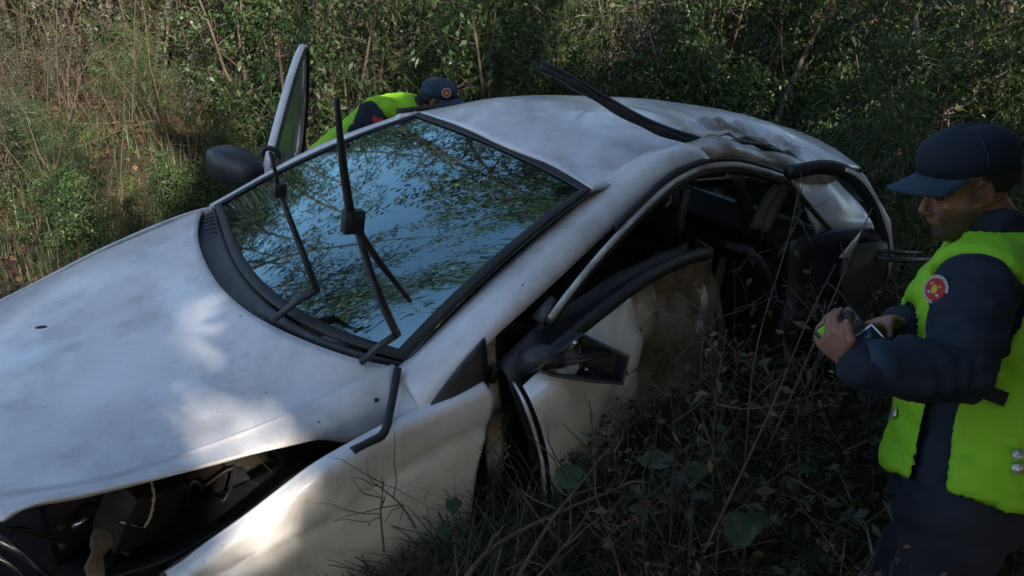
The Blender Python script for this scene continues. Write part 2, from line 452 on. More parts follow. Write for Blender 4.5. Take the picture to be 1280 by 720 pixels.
fl_px = [(4, 654), (40, 632), (100, 620), (170, 604), (235, 590), (300, 573), (360, 558), (400, 549), (436, 551), (482, 533)]
fl_top = [(-12, 627), (40, 620), (100, 611), (170, 594), (235, 573), (300, 550), (360, 526), (400, 510), (440, 490), (494, 463)]
top_r = []
for i, p in enumerate(fl_top):
    q = U(*p, y=-.672); top_r.append(q)
low_r = [U(*p, y=-.735) for p in fl_px]
mid_r = [bl(a, b, .45)+A((0, -.022, 0)) for a, b in zip(top_r, low_r)]
patch('hood_flange', [[q+A((0, .016, .004)) for q in top_r], [q+A((0, -.004, -.002)) for q in top_r], mid_r, low_r], 12, 44, PAINT, hood, .008)
# a dark oval hole punched in the hood skin and an old round scuff
h0 = U(52, 417, z=.80)
m = MB(); m.ell((0, 0, 0), (.016, .009, .003)); o = m.build('washer_jet', PLASTIC, hood); o.location = h0+A((0, 0, .02))

# cowl panel under the windscreen
cowl_f = [(1.27, .745, .945), (1.155, .47, .955), (1.085, .15, .96), (1.065, -.15, .96), (1.12, -.40, .953), (1.21, -.58, .945), (1.30, -.668, .94)]
gb_px = [(268, 258), (277, 290), (300, 335), (345, 384), (400, 418), (455, 438), (507, 450)]
glass_b = [U(*p, z=.985-.012*(abs(k-3)/3)**2) for k, p in enumerate(gb_px)]
patch('cowl', [[A(p)+A((-.03, 0, -.03)) for p in cowl_f], [A(p)+A((.02, 0, -.012)) for p in cowl_f], [bl(a, b, .6)+A((0, 0, -.012)) for a, b in zip(cowl_f, glass_b)], [A(p)+A((.0, 0, -.006)) for p in glass_b], [A(p)+A((.04, 0, -.06)) for p in glass_b]], 14, 40, TRIM, car, .01)
m = MB()
for k in range(6):
    a = crom(cowl_f, .07+k*.024); b = crom(glass_b, .06+k*.024); m = MB()
    m.tube([bl(a, b, .3)+A((0, 0, .012)), bl(a, b, .8)+A((0, 0, .010))], .004, 5); m.build('grille_bar', PLASTIC, car)

# windscreen
gt_px = [(523, 142), (552, 151), (581, 162), (612, 175), (650, 191), (692, 209), (738, 238)]
glass_t = [U(*p, z=1.385+.025*(1-((k-3)/3)**2)) for k, p in enumerate(gt_px)]
def polyfit_curve(P, deg=3):
    P = A(P); s = np.r_[0, np.cumsum(np.linalg.norm(np.diff(P, axis=0), axis=1))]; s /= s[-1]
    C_ = [np.polyfit(s, P[:, k], deg) for k in range(3)]; v = np.linspace(0, 1, 9)
    return [A([np.polyval(c, x) for c in C_]) for x in v]
glass_b = polyfit_curve(glass_b); glass_t = polyfit_curve(glass_t)
cowl_f = polyfit_curve(cowl_f, 4)
def gmid(t):
    out = []
    for k, (a, b) in enumerate(zip(glass_b, glass_t)):
        q = bl(a, b, t); q[2] += .030*4*t*(1-t)*.8; q[0] -= .012*4*t*(1-t)
        out.append(q)
    return out
WSR = [gmid(t) for t in (0, .25, .5, .75, 1)]
ws = patch('windscreen', WSR, 40, 60, GLASS, car, .005, relax=12)
ws.modifiers[0].offset = -1
WG = patch_grid(WSR, 60, 80)
for _ in range(18): WG[1:-1, 1:-1] = .5*WG[1:-1, 1:-1]+.125*(WG[:-2, 1:-1]+WG[2:, 1:-1]+WG[1:-1, :-2]+WG[1:-1, 2:])
def ws_band(name, inside, mat, lift=.003):
    V = []; F = []; idx = {}
    n1, n2 = WG.shape[:2]
    for i in range(n1-1):
        for j in range(n2-1):
            if inside((i+.5)/(n1-1), (j+.5)/(n2-1)):
                q = []
                for a, b in ((i, j), (i, j+1), (i+1, j+1), (i+1, j)):
                    if (a, b) not in idx:
                        idx[(a, b)] = len(V); V.append(tuple(WG[a, b]+A((-.5, 0, .85))*lift))
                    q.append(idx[(a, b)])
                F.append(tuple(q))
    me = bpy.data.meshes.new(name); me.from_pydata(V, [], F); me.update()
    o = add(name, me, mat, ws); s = o.modifiers.new('solid', 'SOLIDIFY'); s.thickness = .003; s.offset = 1
    return o
ws_band('windscreen_seal', lambda u, v: u > .965 or v < .022 or v > .975 or u < .035, RUBBER)
# fine crack lines running through the glass
def ws_at(u, v, lift=.004): return crom(np.array([crom(WG[i], v) for i in range(0, 60)]), u)+A((-.5, 0, .85))*lift
CRACK = simple('pale_crack', [(.3, (.20, .24, .24)), (.7, (.3, .34, .34))], 20, .3, bstr=0)
for path in ([(.93, .36), (.80, .45), (.66, .60), (.52, .80), (.45, .90)], [(.80, .50), (.83, .62), (.80, .74), (.72, .84)], [(.62, .64), (.70, .72), (.66, .86)]):
    m = MB(); m.tube([ws_at(u+random.uniform(-.012, .012), v+random.uniform(-.012, .012)) for u, v in curve(path, 22)], .0008, 4); m.build('crack', CRACK, ws)
# instrument hood and dashboard
dash_b = [bl(a, b, .05)+A((.05, 0, -.035)) for a, b in zip(glass_b, glass_t)]
def inset(q, k=.92): return A((q[0], q[1]*k, q[2]))
dash_b = [inset(q) for q in dash_b]
patch('dashboard', [dash_b, [A((1.55, q[1], .97)) for q in dash_b], [A((1.78, q[1], .93)) for q in dash_b], [A((1.82, q[1], .80)) for q in dash_b], [A((1.72, q[1], .50)) for q in dash_b]], 14, 20, PLASTIC, car, .01)

# roof: skin with the caved-in near rear corner
def roof_dent(p):
    d = 0
    d -= .10*math.exp(-(((p.x-2.95)/.30)**2+((p.y+.40)/.17)**2))
    d += .028*math.exp(-(((p.x-2.66)/.10)**2+((p.y+.36)/.16)**2))
    d -= .030*math.exp(-(((p.x-2.45)/.25)**2+((p.y+.50)/.10)**2))
    d += .012*math.exp(-(((p.x-3.3)/.12)**2+((p.y+.25)/.3)**2))
    w = math.exp(-(((p.x-3.0)/.5)**2+((p.y+.45)/.3)**2))
    d += w*.03*noise.noise(p*9)+.006*noise.noise(p*3.5)
    return (0, 0, d)
rf = [U(*p, z=1.392+.030*(1-((k-3)/3)**2)) for k, p in enumerate([(524, 140), (553, 149), (583, 160), (614, 173), (652, 189), (694, 207), (741, 236)])]
rr_ys = np.linspace(.50, -.52, 7)
def rowat(x, zc, half, drop):
    return [A((x-.03*(abs(t)**2), -t*half*1.0, zc-drop*abs(t)**2.6)) for t in np.linspace(-1, 1, 7)]
roof_rows = [rf, rowat(2.25, 1.512, .56, .105), rowat(2.6, 1.540, .575, .120), rowat(3.0, 1.545, .575, .120), rowat(3.35, 1.53, .56, .115), rowat(3.68, 1.49, .53, .09)]
roof = patch('roof', roof_rows, 60, 44, PAINT, car, .01, roof_dent, relax=6)
# antenna stub and the roof ditch seals
m = MB(); m.tube([(3.48, .05, 1.475), (3.50, .05, 1.50), (3.56, .05, 1.51)], [.028, .022, .008], 8); m.build('antenna_base', PLASTIC, roof)

def rail(y, zoff=0.0):
    return [A((x-.03, y*h/.575, z+zoff)) for x, z, h in ((1.99, 1.375, .545), (2.25, 1.400, .56), (2.6, 1.415, .575), (3.0, 1.42, .575), (3.35, 1.41, .56), (3.66, 1.39, .53))]
m = MB(); m.tube(curve([q+A((0, .012, .004)) for q in rail(.575)], 24), .014, 6); m.build('roof_seal', RUBBER, roof)
m = MB(); m.tube(curve([q+A((0, -.012, .004)) for q in rail(-.575)][:3], 12), .014, 6); m.build('roof_seal', RUBBER, roof)

# far side: pillar, rail, doors, glass
fa_in = [glass_b[0]+A((0, .01, 0)), bl(glass_b[0], glass_t[0], .5)+A((-.012, .008, .026)), glass_t[0]+A((0, .005, 0))]
fa_out = [A((1.30, .80, .93)), A((1.70, .70, 1.20)), A((2.06, .615, 1.365))]
patch('windscreen_pillar', [fa_in, [bl(a, b, .5)+A((0, .012, .012)) for a, b in zip(fa_in, fa_out)], fa_out], 6, 20, PAINT, car, .02)
fr0 = rail(.575); fr1 = [q+A((0, .055, -.035)) for q in fr0]; fr2 = [q+A((0, .075, -.075)) for q in fr0]
patch('roof_rail', [fr0, fr1, fr2], 7, 24, PAINT, car, .02)
m = MB(); m.tube([(2.52, .62, 1.35), (2.50, .70, 1.15), (2.48, .775, .92), (2.46, .79, .4)], [.035, .04, .05, .06], 8, flat=.5); m.build('centre_pillar', BEIGE, car)
m = MB(); m.tube([(3.30, .60, 1.34), (3.42, .68, 1.15), (3.46, .75, .98)], [.05, .06, .09], 8, flat=.45); m.build('rear_pillar', PAINT, car)
def side_rows(x0, x1, ztop, zbot, s, n=5):
    out = []
    for t, b in ((0, .0), (.25, .045), (.5, .06), (.8, .05), (1, .0)):
        out.append([A((x, s*(.775+b), ztop+(zbot-ztop)*t)) for x in np.linspace(x0, x1, n)])
    return out
fd = patch('rear_door', side_rows(2.50, 3.30, .93, .28, 1), 8, 10, PAINT, car, .03)
patch('door_card', [[A((x, .735, z)) for x in (2.52, 2.9, 3.28)] for z in (.94, .62, .30)], 5, 8, TRIM, fd, .02)
patch('luggage_trim', [[A((x, .70, z)) for x in (3.30, 3.6, 3.88)] for z in (1.0, .66, .35)], 5, 8, TRIM, car, .02)
patch('luggage_trim', [[A((x, -.66, z)) for x in (3.36, 3.6, 3.86)] for z in (1.0, .66, .35)], 5, 8, TRIM, car, .02)
patch('parcel_shelf', [[A((x, y, 1.0)) for y in (-.6, 0, .66)] for x in (3.28, 3.6, 3.88)], 5, 8, FABRIC, car, .02)
m = MB(); m.tube([(2.54, .775, .93), (2.56, .69, 1.20), (2.62, .635, 1.345), (3.20, .625, 1.33), (3.36, .70, 1.10), (3.40, .77, .95)], .016, 6); m.build('window_frame', TRIM, fd)
patch('window_glass', [[(2.55, .765, .94), (2.95, .765, .95), (3.38, .765, .96)], [(2.58, .69, 1.18), (2.95, .69, 1.19), (3.30, .69, 1.17)], [(2.63, .636, 1.34), (2.95, .634, 1.34), (3.18, .634, 1.32)]], 8, 10, SIDEGLASS, fd, .004)
# far front fender and sills
patch('front_fender', [[(.25, .66, .56), (.6, .73, .68), (.95, .78, .83), (1.28, .80, .94), (1.50, .79, .93)], [(.22, .70, .50), (.6, .81, .60), (.95, .84, .72), (1.3, .84, .76), (1.50, .835, .76)], [(.20, .70, .40), (.52, .83, .42), (.9, .85, .64), (1.22, .85, .42), (1.50, .83, .35)]], 12, 30, PAINT, car, .01)
for s in (1, -1):
    m = MB(); m.tube([(1.25, s*.76, .24), (2.3, s*.77, .22), (3.05, s*.76, .24)], .07, 8, flat=1.2); m.build('sill', PAINT if s > 0 else PAINT_MUD, car)

# open far front door, hinged forward, seen nearly edge on
fdoor = empty('front_door'); fdoor.parent = car
fdoor.location = (1.50, .80, .02); fdoor.rotation_euler = (0, 0, math.radians(58.5))
drs = [[A((x, b, z)) for x in (0, .3, .65, 1.0)] for z, b in ((.93, -.01), (.80, .045), (.6, .055), (.38, .04), (.28, 0))]
patch('outer_skin', drs, 8, 10, PAINT, fdoor, .012)
patch('door_card', [[A((x, -.055, z)) for x in (.03, .3, .65, .97)] for z in (.92, .62, .30)], 5, 8, TRIM, fdoor, .02)
patch('door_edge', [[A((1.0, -.05, z)) for z in (.92, .7, .5, .29)], [A((1.005, .0, z)) for z in (.925, .7, .5, .285)]], 3, 8, PAINT, fdoor, .006)
frm = [(.02, 0, .93), (.20, -.012, 1.13), (.45, -.03, 1.34), (.62, -.042, 1.45), (.74, -.05, 1.485), (.86, -.045, 1.36), (.96, -.035, 1.15), (1.0, -.02, .93)]
m = MB(); m.tube(curve(frm, 40), .018, 8, flat=.8); m.build('window_frame', PAINT, fdoor)
patch('sail_panel', [[(.0, -.03, .90), (.10, -.03, .92), (.24, -.03, .92)], [(.02, -.03, .97), (.12, -.03, 1.02), (.24, -.03, 1.04)], [(.06, -.03, 1.0), (.15, -.03, 1.08), (.24, -.03, 1.14)]], 5, 6, PAINT, fdoor, .012)
m = MB(); m.tube(curve([A(p)+A((.022, .004, .004)) for p in frm[4:]], 20), .022, 8, flat=.8); m.build('trailing_trim', PAINT, fdoor)
m = MB(); m.tube(curve([A(p)+A((0, -.018, -.004)) for p in frm], 40), .010, 6); m.build('window_seal', RUBBER, fdoor)
patch('window_glass', [[(.06, -.005, .94), (.5, -.005, .945), (.97, -.01, .94)], [(.26, -.018, 1.16), (.55, -.02, 1.17), (.94, -.03, 1.18)], [(.54, -.038, 1.38), (.66, -.044, 1.43), (.80, -.046, 1.40)]], 8, 10, DUSTYGLASS, fdoor, .004)
def mirror_shell(name, parent, mat):
    m = MB()
    secs = [(-.01, .045, .028), (.03, .062, .05), (.10, .082, .066), (.17, .085, .070), (.235, .078, .062), (.262, .06, .05), (.272, .02, .02)]
    n = 16; V = []; F = []
    for (d, rx, rz) in secs:
        for k in range(n):
            th = 2*math.pi*k/n; c, s_ = math.cos(th), math.sin(th)
            x = (abs(c)**.5)*math.copysign(rx, c); z = (abs(s_)**.45)*math.copysign(rz, s_)
            V.append((x*(.55 if x > 0 else 1.1), d, z))
    for i in range(len(secs)-1):
        for k in range(n): F.append((i*n+k, (i+1)*n+k, (i+1)*n+(k+1) % n, i*n+(k+1) % n))
    F.append(tuple(range(n))); F.append(tuple((len(secs)-1)*n+k for k in range(n))[::-1])
    m.add(V, F)
    return m.build(name, mat, parent)
mi = mirror_shell('door_mirror', fdoor, PLASTIC)
q = np.linalg.inv(np.array(Matrix.Rotation(math.radians(58.5), 3, 'Z'))) @ (U(322, 222, y=.86)-A((1.50, .80, 0)))
mi.location = q; mi.rotation_euler = (0, math.radians(-4), math.radians(-42))
mi.scale = (1.0, .95, 1.05)
m = MB(); m.ell((.044, .13, 0), (.004, .10, .052)); m.build('mirror_glass', CHROME, mi)

# near windscreen pillar running up into the crumpled roof rail
pin = [U(497, 466, y=-.668), U(520, 447, y=-.655), U(612, 356, y=-.62), U(700, 274, y=-.575), U(743, 238, y=-.556), U(800, 200, y=-.565), U(850, 183, y=-.575)]
pout = [U(526, 521, y=-.80), U(600, 432, y=-.775), U(672, 365, y=-.735), U(752, 290, y=-.675), U(800, 246, y=-.645), U(840, 216, y=-.64), U(885, 203, y=-.64)]
pmid = [bl(a, b, .5)+A((-.008, -.018, .014)) for a, b in zip(pin, pout)]
patch('windscreen_pillar', [pin, pmid, pout, [q+A((.02, .07, -.02)) for q in pout]], 10, 40, PAINT, car, .015)
patch('pillar_foot', [[U(494, 462, y=-.672), U(516, 450, y=-.66), U(540, 470, y=-.74)], [U(486, 505, y=-.72), U(505, 490, y=-.73), U(535, 495, y=-.78)], [U(480, 535, y=-.80), U(500, 531, y=-.81), U(528, 522, y=-.812)]], 8, 8, PAINT, car, .006)
q0 = [U(524, 523, y=-.805), U(565, 468, y=-.80), U(604, 422, y=-.79)]
patch('quarter_trim', [q0, [U(540, 516, y=-.812), U(575, 480, y=-.812), U(606, 440, y=-.80)], [U(526, 524, y=-.815), U(566, 505, y=-.82), U(608, 486, y=-.82)]], 6, 8, PLASTIC, car, .01)
# crumpled near rail and rear rail
rl_t = [U(838, 208, y=-.60), U(870, 190, y=-.60), U(905, 184, y=-.59), U(945, 188, y=-.57), U(985, 200, y=-.58), U(1015, 207, y=-.60), U(1045, 215, y=-.60)]
rl_b = [U(842, 222, y=-.65), U(880, 206, y=-.65), U(915, 199, y=-.63), U(950, 206, y=-.61), U(985, 216, y=-.62), U(1010, 220, y=-.64), U(1040, 224, y=-.64)]
rl_m = [bl(a, b, .5)+A((0, -.02, .012)) for a, b in zip(rl_t, rl_b)]
patch('roof_rail', [[q+A((0, .05, .0)) for q in rl_t], rl_t, rl_m, rl_b, [q+A((0, .05, -.03)) for q in rl_b]], 12, 50, PAINT_CRUSHED, car, .012, None, -1, .02)
# torn strip of roof edge between skin and rail, with sharp bent lips
m = MB()
m.tube(curve([U(*p, y=-.535) for p in ((868, 180), (900, 178), (935, 178), (965, 187), (985, 197), (1004, 201))], 24), [.010, .014, .018, .014, .02, .024, .016, .02, .026, .02, .016, .024, .03, .02, .026, .032, .022, .03, .024, .018, .022, .014, .01, .006], 6, flat=.45); m.build('torn_roof_edge', RUBBER, roof)
# roof skin folded up where it was struck
patch('crumpled_skin', [[U(838, 164, y=-.44), U(865, 153, y=-.36), U(903, 150, y=-.32), U(942, 160, y=-.32), U(975, 173, y=-.34), U(1000, 186, y=-.38)],
    [U(842, 170, y=-.49), U(874, 166, y=-.44), U(910, 165, y=-.41), U(944, 172, y=-.41), U(974, 183, y=-.43), U(998, 190, y=-.46)],
    [U(858, 176, y=-.53), U(885, 174, y=-.52), U(912, 170, y=-.50), U(942, 175, y=-.50), U(970, 187, y=-.50), U(996, 196, y=-.52)]], 18, 50, PAINT_CRUSHED, roof, .006, lambda p: (0, 0, .016*(abs(((p.x*7+p.y*5+.7*noise.noise(p*5)) % 1)*2-1)-.5)+.010*(abs(((p.y*9-p.x*4) % 1)*2-1)-.5)), -1, .004, False)
# loose rubber moulding sprung up from the roof edge
mpx = [(674, 83, -.25), (700, 96, -.30), (740, 119, -.36), (790, 148, -.44), (830, 166, -.50), (872, 179, -.55)]
mpts = curve([U(a, b, y=c) for a, b, c in mpx], 30)
mld = empty('loose_moulding'); mld.parent = car
m = MB(); m.tube(mpts, [.027+.004*math.sin(i*.9) for i in range(30)], 6, flat=.5); m.build('moulding_strip', RUBBER, mld)
m = MB(); m.tube([q+A((.004, .0, .016)) for q in mpts], .007, 5); m.build('moulding_ridge', TRIM, mld)

# near front fender, wrenched down and out
ft = [(215, 736, -.85), (262, 698, -.865), (320, 655, -.87), (390, 602, -.87), (440, 571, -.865), (482, 547, -.845), (527, 524, -.83), (570, 503, -.835), (609, 484, -.84)]
f0 = [U(a, b, y=c) for a, b, c in ft]
f1 = [A((q[0]+.002*i, q[1]-.010, q[2]-.05)) for i, q in enumerate(f0)]
f2 = [A((x, y, z)) for x, y, z in ((.60, -.875, .53), (.68, -.885, .59), (.80, -.89, .67), (.93, -.89, .70), (1.03, -.885, .70), (1.13, -.88, .68), (1.23, -.865, .69), (1.34, -.855, .69), (1.44, -.85, .69))]
f3 = [A((x, -.86, z)) for x, z in ((.52, .36), (.60, .44), (.74, .50), (.90, .53), (1.02, .51), (1.12, .46), (1.20, .40), (1.32, .32), (1.45, .28))]
fen = patch('front_fender', [[q+A((0, .035, .004)) for q in f0], f0, f1, f2, f3], 30, 70, PAINT_DIRTY, car, .006, lambda p: (0, .010*max(0, 1-abs((p.z-.80-.25*(p.x-1.2))/.025)), 0), -1, .004)
# inner apron behind the fender gap
a0 = [U(a, b, y=-.70) for a, b in ((200, 720), (300, 650), (380, 585), (435, 555), (480, 530))]
patch('inner_apron', [a0, [q+A((.02, -.05, -.08)) for q in a0], [q+A((.04, -.11, -.12)) for q in a0]], 8, 20, RUST, car, .008, None, -1, .02)
m = MB(); m.tube(curve([U(497, 461, y=-.69), U(492, 490, y=-.74), U(487, 515, y=-.79), U(480, 541, y=-.84), U(462, 553, y=-.85), U(440, 564, y=-.86)], 18), .011, 6, flat=.8); m.build('gap_shadow_strip', RUBBER, car)  # black strip drawn in for the shadowed gap between hood and fender
patch('bulkhead', [[(1.20, y, .92) for y in (-.72, 0, .72)], [(1.25, y, .6) for y in (-.72, 0, .72)], [(1.35, y, .2) for y in (-.72, 0, .72)]], 5, 6, ENGINE, car, .01)
# hinge pillar and the dark door gap
patch('hinge_pillar', [[U(604, 420, y=-.76), U(606, 470, y=-.78), U(611, 530, y=-.78), U(612, 640, y=-.77)], [U(619, 418, y=-.76), U(622, 470, y=-.78), U(628, 530, y=-.78), U(630, 640, y=-.77)]], 4, 16, PAINT_MUD, car, .02)
patch('hinge_pillar_inner', [[U(619, 405, y=-.74), U(622, 470, y=-.74), U(628, 640, y=-.74)], [U(665, 405, y=-.70), U(672, 470, y=-.68), U(685, 640, y=-.68)]], 4, 8, ENGINE, car, .02)
m = MB(); m.box(U(619, 519, y=-.80), (.05, .03, .012)); m.build('door_hinge', STEEL, car, bevel=.003)
m = MB(); m.box(U(616, 468, y=-.80), (.02, .02, .045)); m.build('door_check', PLASTIC, car, bevel=.003)

# near front door: torn open at the hinge, caved in at the rear
nd = empty('front_door'); nd.parent = car
d0 = [(654, 480, -.90), (690, 448, -.90), (735, 412, -.88), (800, 365, -.83), (850, 335, -.77), (884, 320, -.70)]
d1 = [(664, 500, -.945), (705, 478, -.95), (755, 450, -.92), (815, 410, -.86), (860, 380, -.78), (892, 365, -.70)]
d2 = [(676, 540, -.955), (720, 520, -.955), (770, 490, -.92), (825, 455, -.86), (866, 430, -.78), (897, 415, -.70)]
d3 = [(686, 585, -.935), (725, 565, -.93), (775, 535, -.90), (828, 505, -.85), (868, 480, -.78), (899, 470, -.71)]
d4 = [(688, 640, -.90), (728, 620, -.89), (778, 590, -.86), (830, 560, -.83), (868, 540, -.78), (900, 530, -.72)]
DR = [[U(a, b, y=c) for a, b, c in r] for r in (d0, d1, d2, d3, d4)]
def door_paint(o):
    me = o.data; me.materials.append(PAINT_MUD); me.materials.append(RUST)
def cave(p):
    w = min(1, max(0, (p.x-1.75)/.35)); tri = lambda v: abs((v % 1.0)*2-1)
    return (w*.012*tri(p.z*9), w*(.055*tri(p.x*3.6+p.z*1.6+1.5*noise.noise(p*2.6))+.022*tri(p.z*4-p.x*2.5+1.6*noise.noise(p*3.7))+.012*noise.noise(p*14)), w*.015*tri(p.x*5+noise.noise(p*4)))
patch('outer_skin', [[q for q in r]+[r[5]+A((.12, .10, -.02))] for r in DR], 34, 60, PAINT_DOOR, nd, .006, cave, -1, .012)
patch('hem_edge', [[q+A((-.012, .004, 0)) for q in [r[0] for r in DR]], [q+A((-.004, .03, 0)) for q in [r[0] for r in DR]]], 3, 20, PAINT_DIRTY, nd, .006, None, -1, .012)
patch('inner_panel', [[q+A((.02, .12, 0)) for q in r] for r in DR], 12, 16, TRIM, nd, .012, None, -1, .02)
bel = [(690, 442, -.885), (735, 403, -.865), (800, 353, -.815), (850, 326, -.755), (886, 316, -.69)]
m = MB(); m.tube(curve([U(a, b, y=c) for a, b, c in bel], 24), .018, 7, flat=1.3); m.build('belt_seal', RUBBER, nd)
wf = [(688, 398, -.84), (715, 362, -.81), (760, 308, -.765), (806, 260, -.715), (842, 228, -.68), (880, 210, -.66), (918, 206, -.65), (955, 214, -.65), (980, 222, -.65)]
wfp = curve([U(a, b, y=c) for a, b, c in wf], 50)
m = MB(); m.tube(wfp, .009, 7, flat=1.2); m.build('window_frame', PAINT_CRUSHED, nd)
m = MB(); m.tube([q+A((.006, .008, -.02)) for q in wfp], .012, 6); m.build('window_seal', RUBBER, nd)
m = MB(); m.tube([q+A((-.012, .008, .018)) for q in wfp[14:]], .010, 6); m.build('window_seal', RUBBER, nd)
# bare broken mirror bracket on the near door
mr = empty('door_mirror'); mr.parent = nd
mA = [U(672, 462, y=-.93), U(728, 418, y=-.93), U(786, 446, y=-1.03), U(778, 480, y=-1.03), U(735, 476, y=-1.0), U(690, 469, y=-.95)]
cen = sum(mA)/6
back = [q+A((.02, .05, -.015)) for q in mA]
bc = cen+A((.03, .07, -.01))
m = MB(); n = 6
m.add(mA+back+[bc], [(i, (i+1) % n, (i+1) % n+n, i+n) for i in range(n)]+[(i+n, (i+1) % n+n, 2*n) for i in range(n)])
o = m.build('broken_shell', PLASTIC, mr, smooth=False); s = o.modifiers.new('solid', 'SOLIDIFY'); s.thickness = .004
m = MB(); m.tube(mA+[mA[0]], .0045, 6); m.build('shell_rim', TRIM, mr)
m = MB()
for (a, b) in ((0, 2), (1, 4), (5, 2)): m.tube([bl(mA[a], mA[b], .15)+A((.01, .03, 0)), bl(mA[a], mA[b], .85)+A((.01, .03, 0))], .006, 6)
m.build('bracket_rib', PLASTIC, mr)
for p in ((719, 429), (733, 462), (752, 470)):
    m = MB(); m.ell(U(*p, y=-.955), (.007, .007, .007), n=8, m=6); m.build('screw', CHROME, mr)
m = MB(); m.tube([U(655, 452, y=-.86), U(680, 445, y=-.90), U(700, 448, y=-.93)], [.05, .045, .035], 8, flat=.7); m.build('mirror_foot', PLASTIC, mr)
m = MB(); m.tube([U(672, 402, y=-.80), U(692, 372, y=-.80)], [.03, .012], 7, flat=.4); m.build('sail_corner', PLASTIC, mr)

# crushed centre post and near rear door, bowed outwards
m = MB(); m.tube(curve([U(916, 210, y=-.60), U(940, 300, y=-.45), U(930, 400, y=-.42), U(910, 520, y=-.55)], 16), [.03+.03*i/15 for i in range(16)], 8, flat=.5); m.build('centre_post', RUST, car)
m = MB(); m.tube(curve([U(905, 305, y=-.62), U(935, 318, y=-.66), U(950, 350, y=-.68), U(948, 430, y=-.68), U(930, 520, y=-.70)], 18), [.03, .035, .04, .045, .05, .055, .06, .062, .064, .066, .068, .07, .07, .07, .07, .07, .07, .07], 8, flat=.5); m.build('bent_door_beam', RUBBER, car)
for (pts, r, fl, mat_, nm) in (([(868, 345, -.66), (880, 375, -.70), (872, 420, -.72), (880, 470, -.74)], .022, .25, PAINT_CRUSHED, 'torn_strip'), ([(905, 322, -.6), (895, 370, -.62), (905, 430, -.66), (890, 480, -.7)], .030, .2, RUST, 'torn_strip'), ([(950, 296, -.55), (985, 292, -.6), (1030, 298, -.66), (1060, 292, -.7)], .020, .3, RUST, 'torn_strip'), ([(945, 330, -.6), (990, 322, -.64), (1040, 324, -.7)], .024, .3, TRIM, 'torn_strip'), ([(960, 345, -.62), (975, 400, -.66), (962, 455, -.7), (985, 500, -.74)], .016, .3, FABRIC, 'torn_strip'),
                              ([(985, 225, -.62), (960, 262, -.6), (952, 300, -.6)], .006, 1, STEEL, 'bent_wire'), ([(870, 210, -.62), (862, 250, -.6), (850, 285, -.58)], .005, 1, STEEL, 'bent_wire'), ([(985, 218, -.64), (1000, 260, -.68), (985, 300, -.68)], .007, 1, RUST, 'bent_wire'), ([(835, 235, -.64), (838, 250, -.66), (832, 258, -.66)], .006, 1, STEEL, 'bent_wire')):
    c_ = curve([U(a, b, y=c) for a, b, c in pts], 16); m = MB()
    m.tube(c_, [r*(.7+.5*abs(noise.noise(Vector(q)*14))) for q in c_], 6, flat=fl, up=(0, 1, 0)); m.build(nm, mat_, car, smooth=False)
rd = empty('rear_door'); rd.parent = car
arc = [(862, 325, -.72), (905, 268, -.70), (950, 232, -.70), (985, 216, -.72), (1030, 209, -.75), (1062, 219, -.79), (1084, 243, -.83), (1098, 274, -.86), (1106, 306, -.88), (1103, 345, -.88)]
arc = arc[3:]
arp = curve([U(a, b, y=c) for a, b, c in arc], 40)
m = MB(); m.tube(arp, .021, 8, flat=1.3); m.build('window_frame', RUBBER, rd)
m = MB(); m.tube([q+A((.006, -.016, .006)) for q in arp[10:]], .010, 6); m.build('window_trim', PAINT_DIRTY, rd)
m = MB(); m.tube(curve([U(a, b, y=-.72) for a, b in ((978, 222), (1000, 245), (1020, 268), (1042, 292))], 14), .016, 6, flat=.5); m.build('division_bar', RUST, rd)
patch('inner_panel', [[U(985, 300, y=-.70), U(1040, 292, y=-.76), U(1085, 284, y=-.84), U(1102, 300, y=-.88)], [U(980, 350, y=-.72), U(1035, 340, y=-.78), U(1080, 330, y=-.85), U(1100, 345, y=-.88)], [U(960, 420, y=-.74), U(1020, 405, y=-.80), U(1062, 385, y=-.84), U(1090, 372, y=-.86)], [U(950, 500, y=-.76), U(1010, 480, y=-.80), U(1050, 450, y=-.83), U(1080, 420, y=-.85)]], 12, 16, PLASTIC, rd, .03, None, -1, .03)
patch('outer_skin', [[U(1060, 310, y=-.87), U(1106, 306, y=-.90), U(1104, 350, y=-.90)], [U(1040, 420, y=-.9), U(1088, 380, y=-.9), U(1096, 388, y=-.90)], [U(1010, 520, y=-.88), U(1040, 500, y=-.88), U(1075, 440, y=-.88)]], 8, 8, PLASTIC, rd, .006, None, -1, .03)
m = MB(); m.tube([U(1095, 322, y=-.90), U(1130, 325, y=-.96), U(1176, 325, y=-1.02)], [.020, .018, .016], 7, flat=.6); m.tube([U(1098, 314, y=-.90), U(1150, 317, y=-.97)], .008, 6); m.build('bent_guide_rail', PLASTIC, rd)
m = MB(); q = U(1063, 305, y=-.86); m.add([U(1048, 322, y=-.86), U(1078, 286, y=-.87), U(1070, 306, y=-.87), U(1060, 322, y=-.87)], [(0, 1, 2, 3)]); o = m.build('torn_metal_tip', PAINT, rd); o.modifiers.new('s', 'SOLIDIFY').thickness = .004
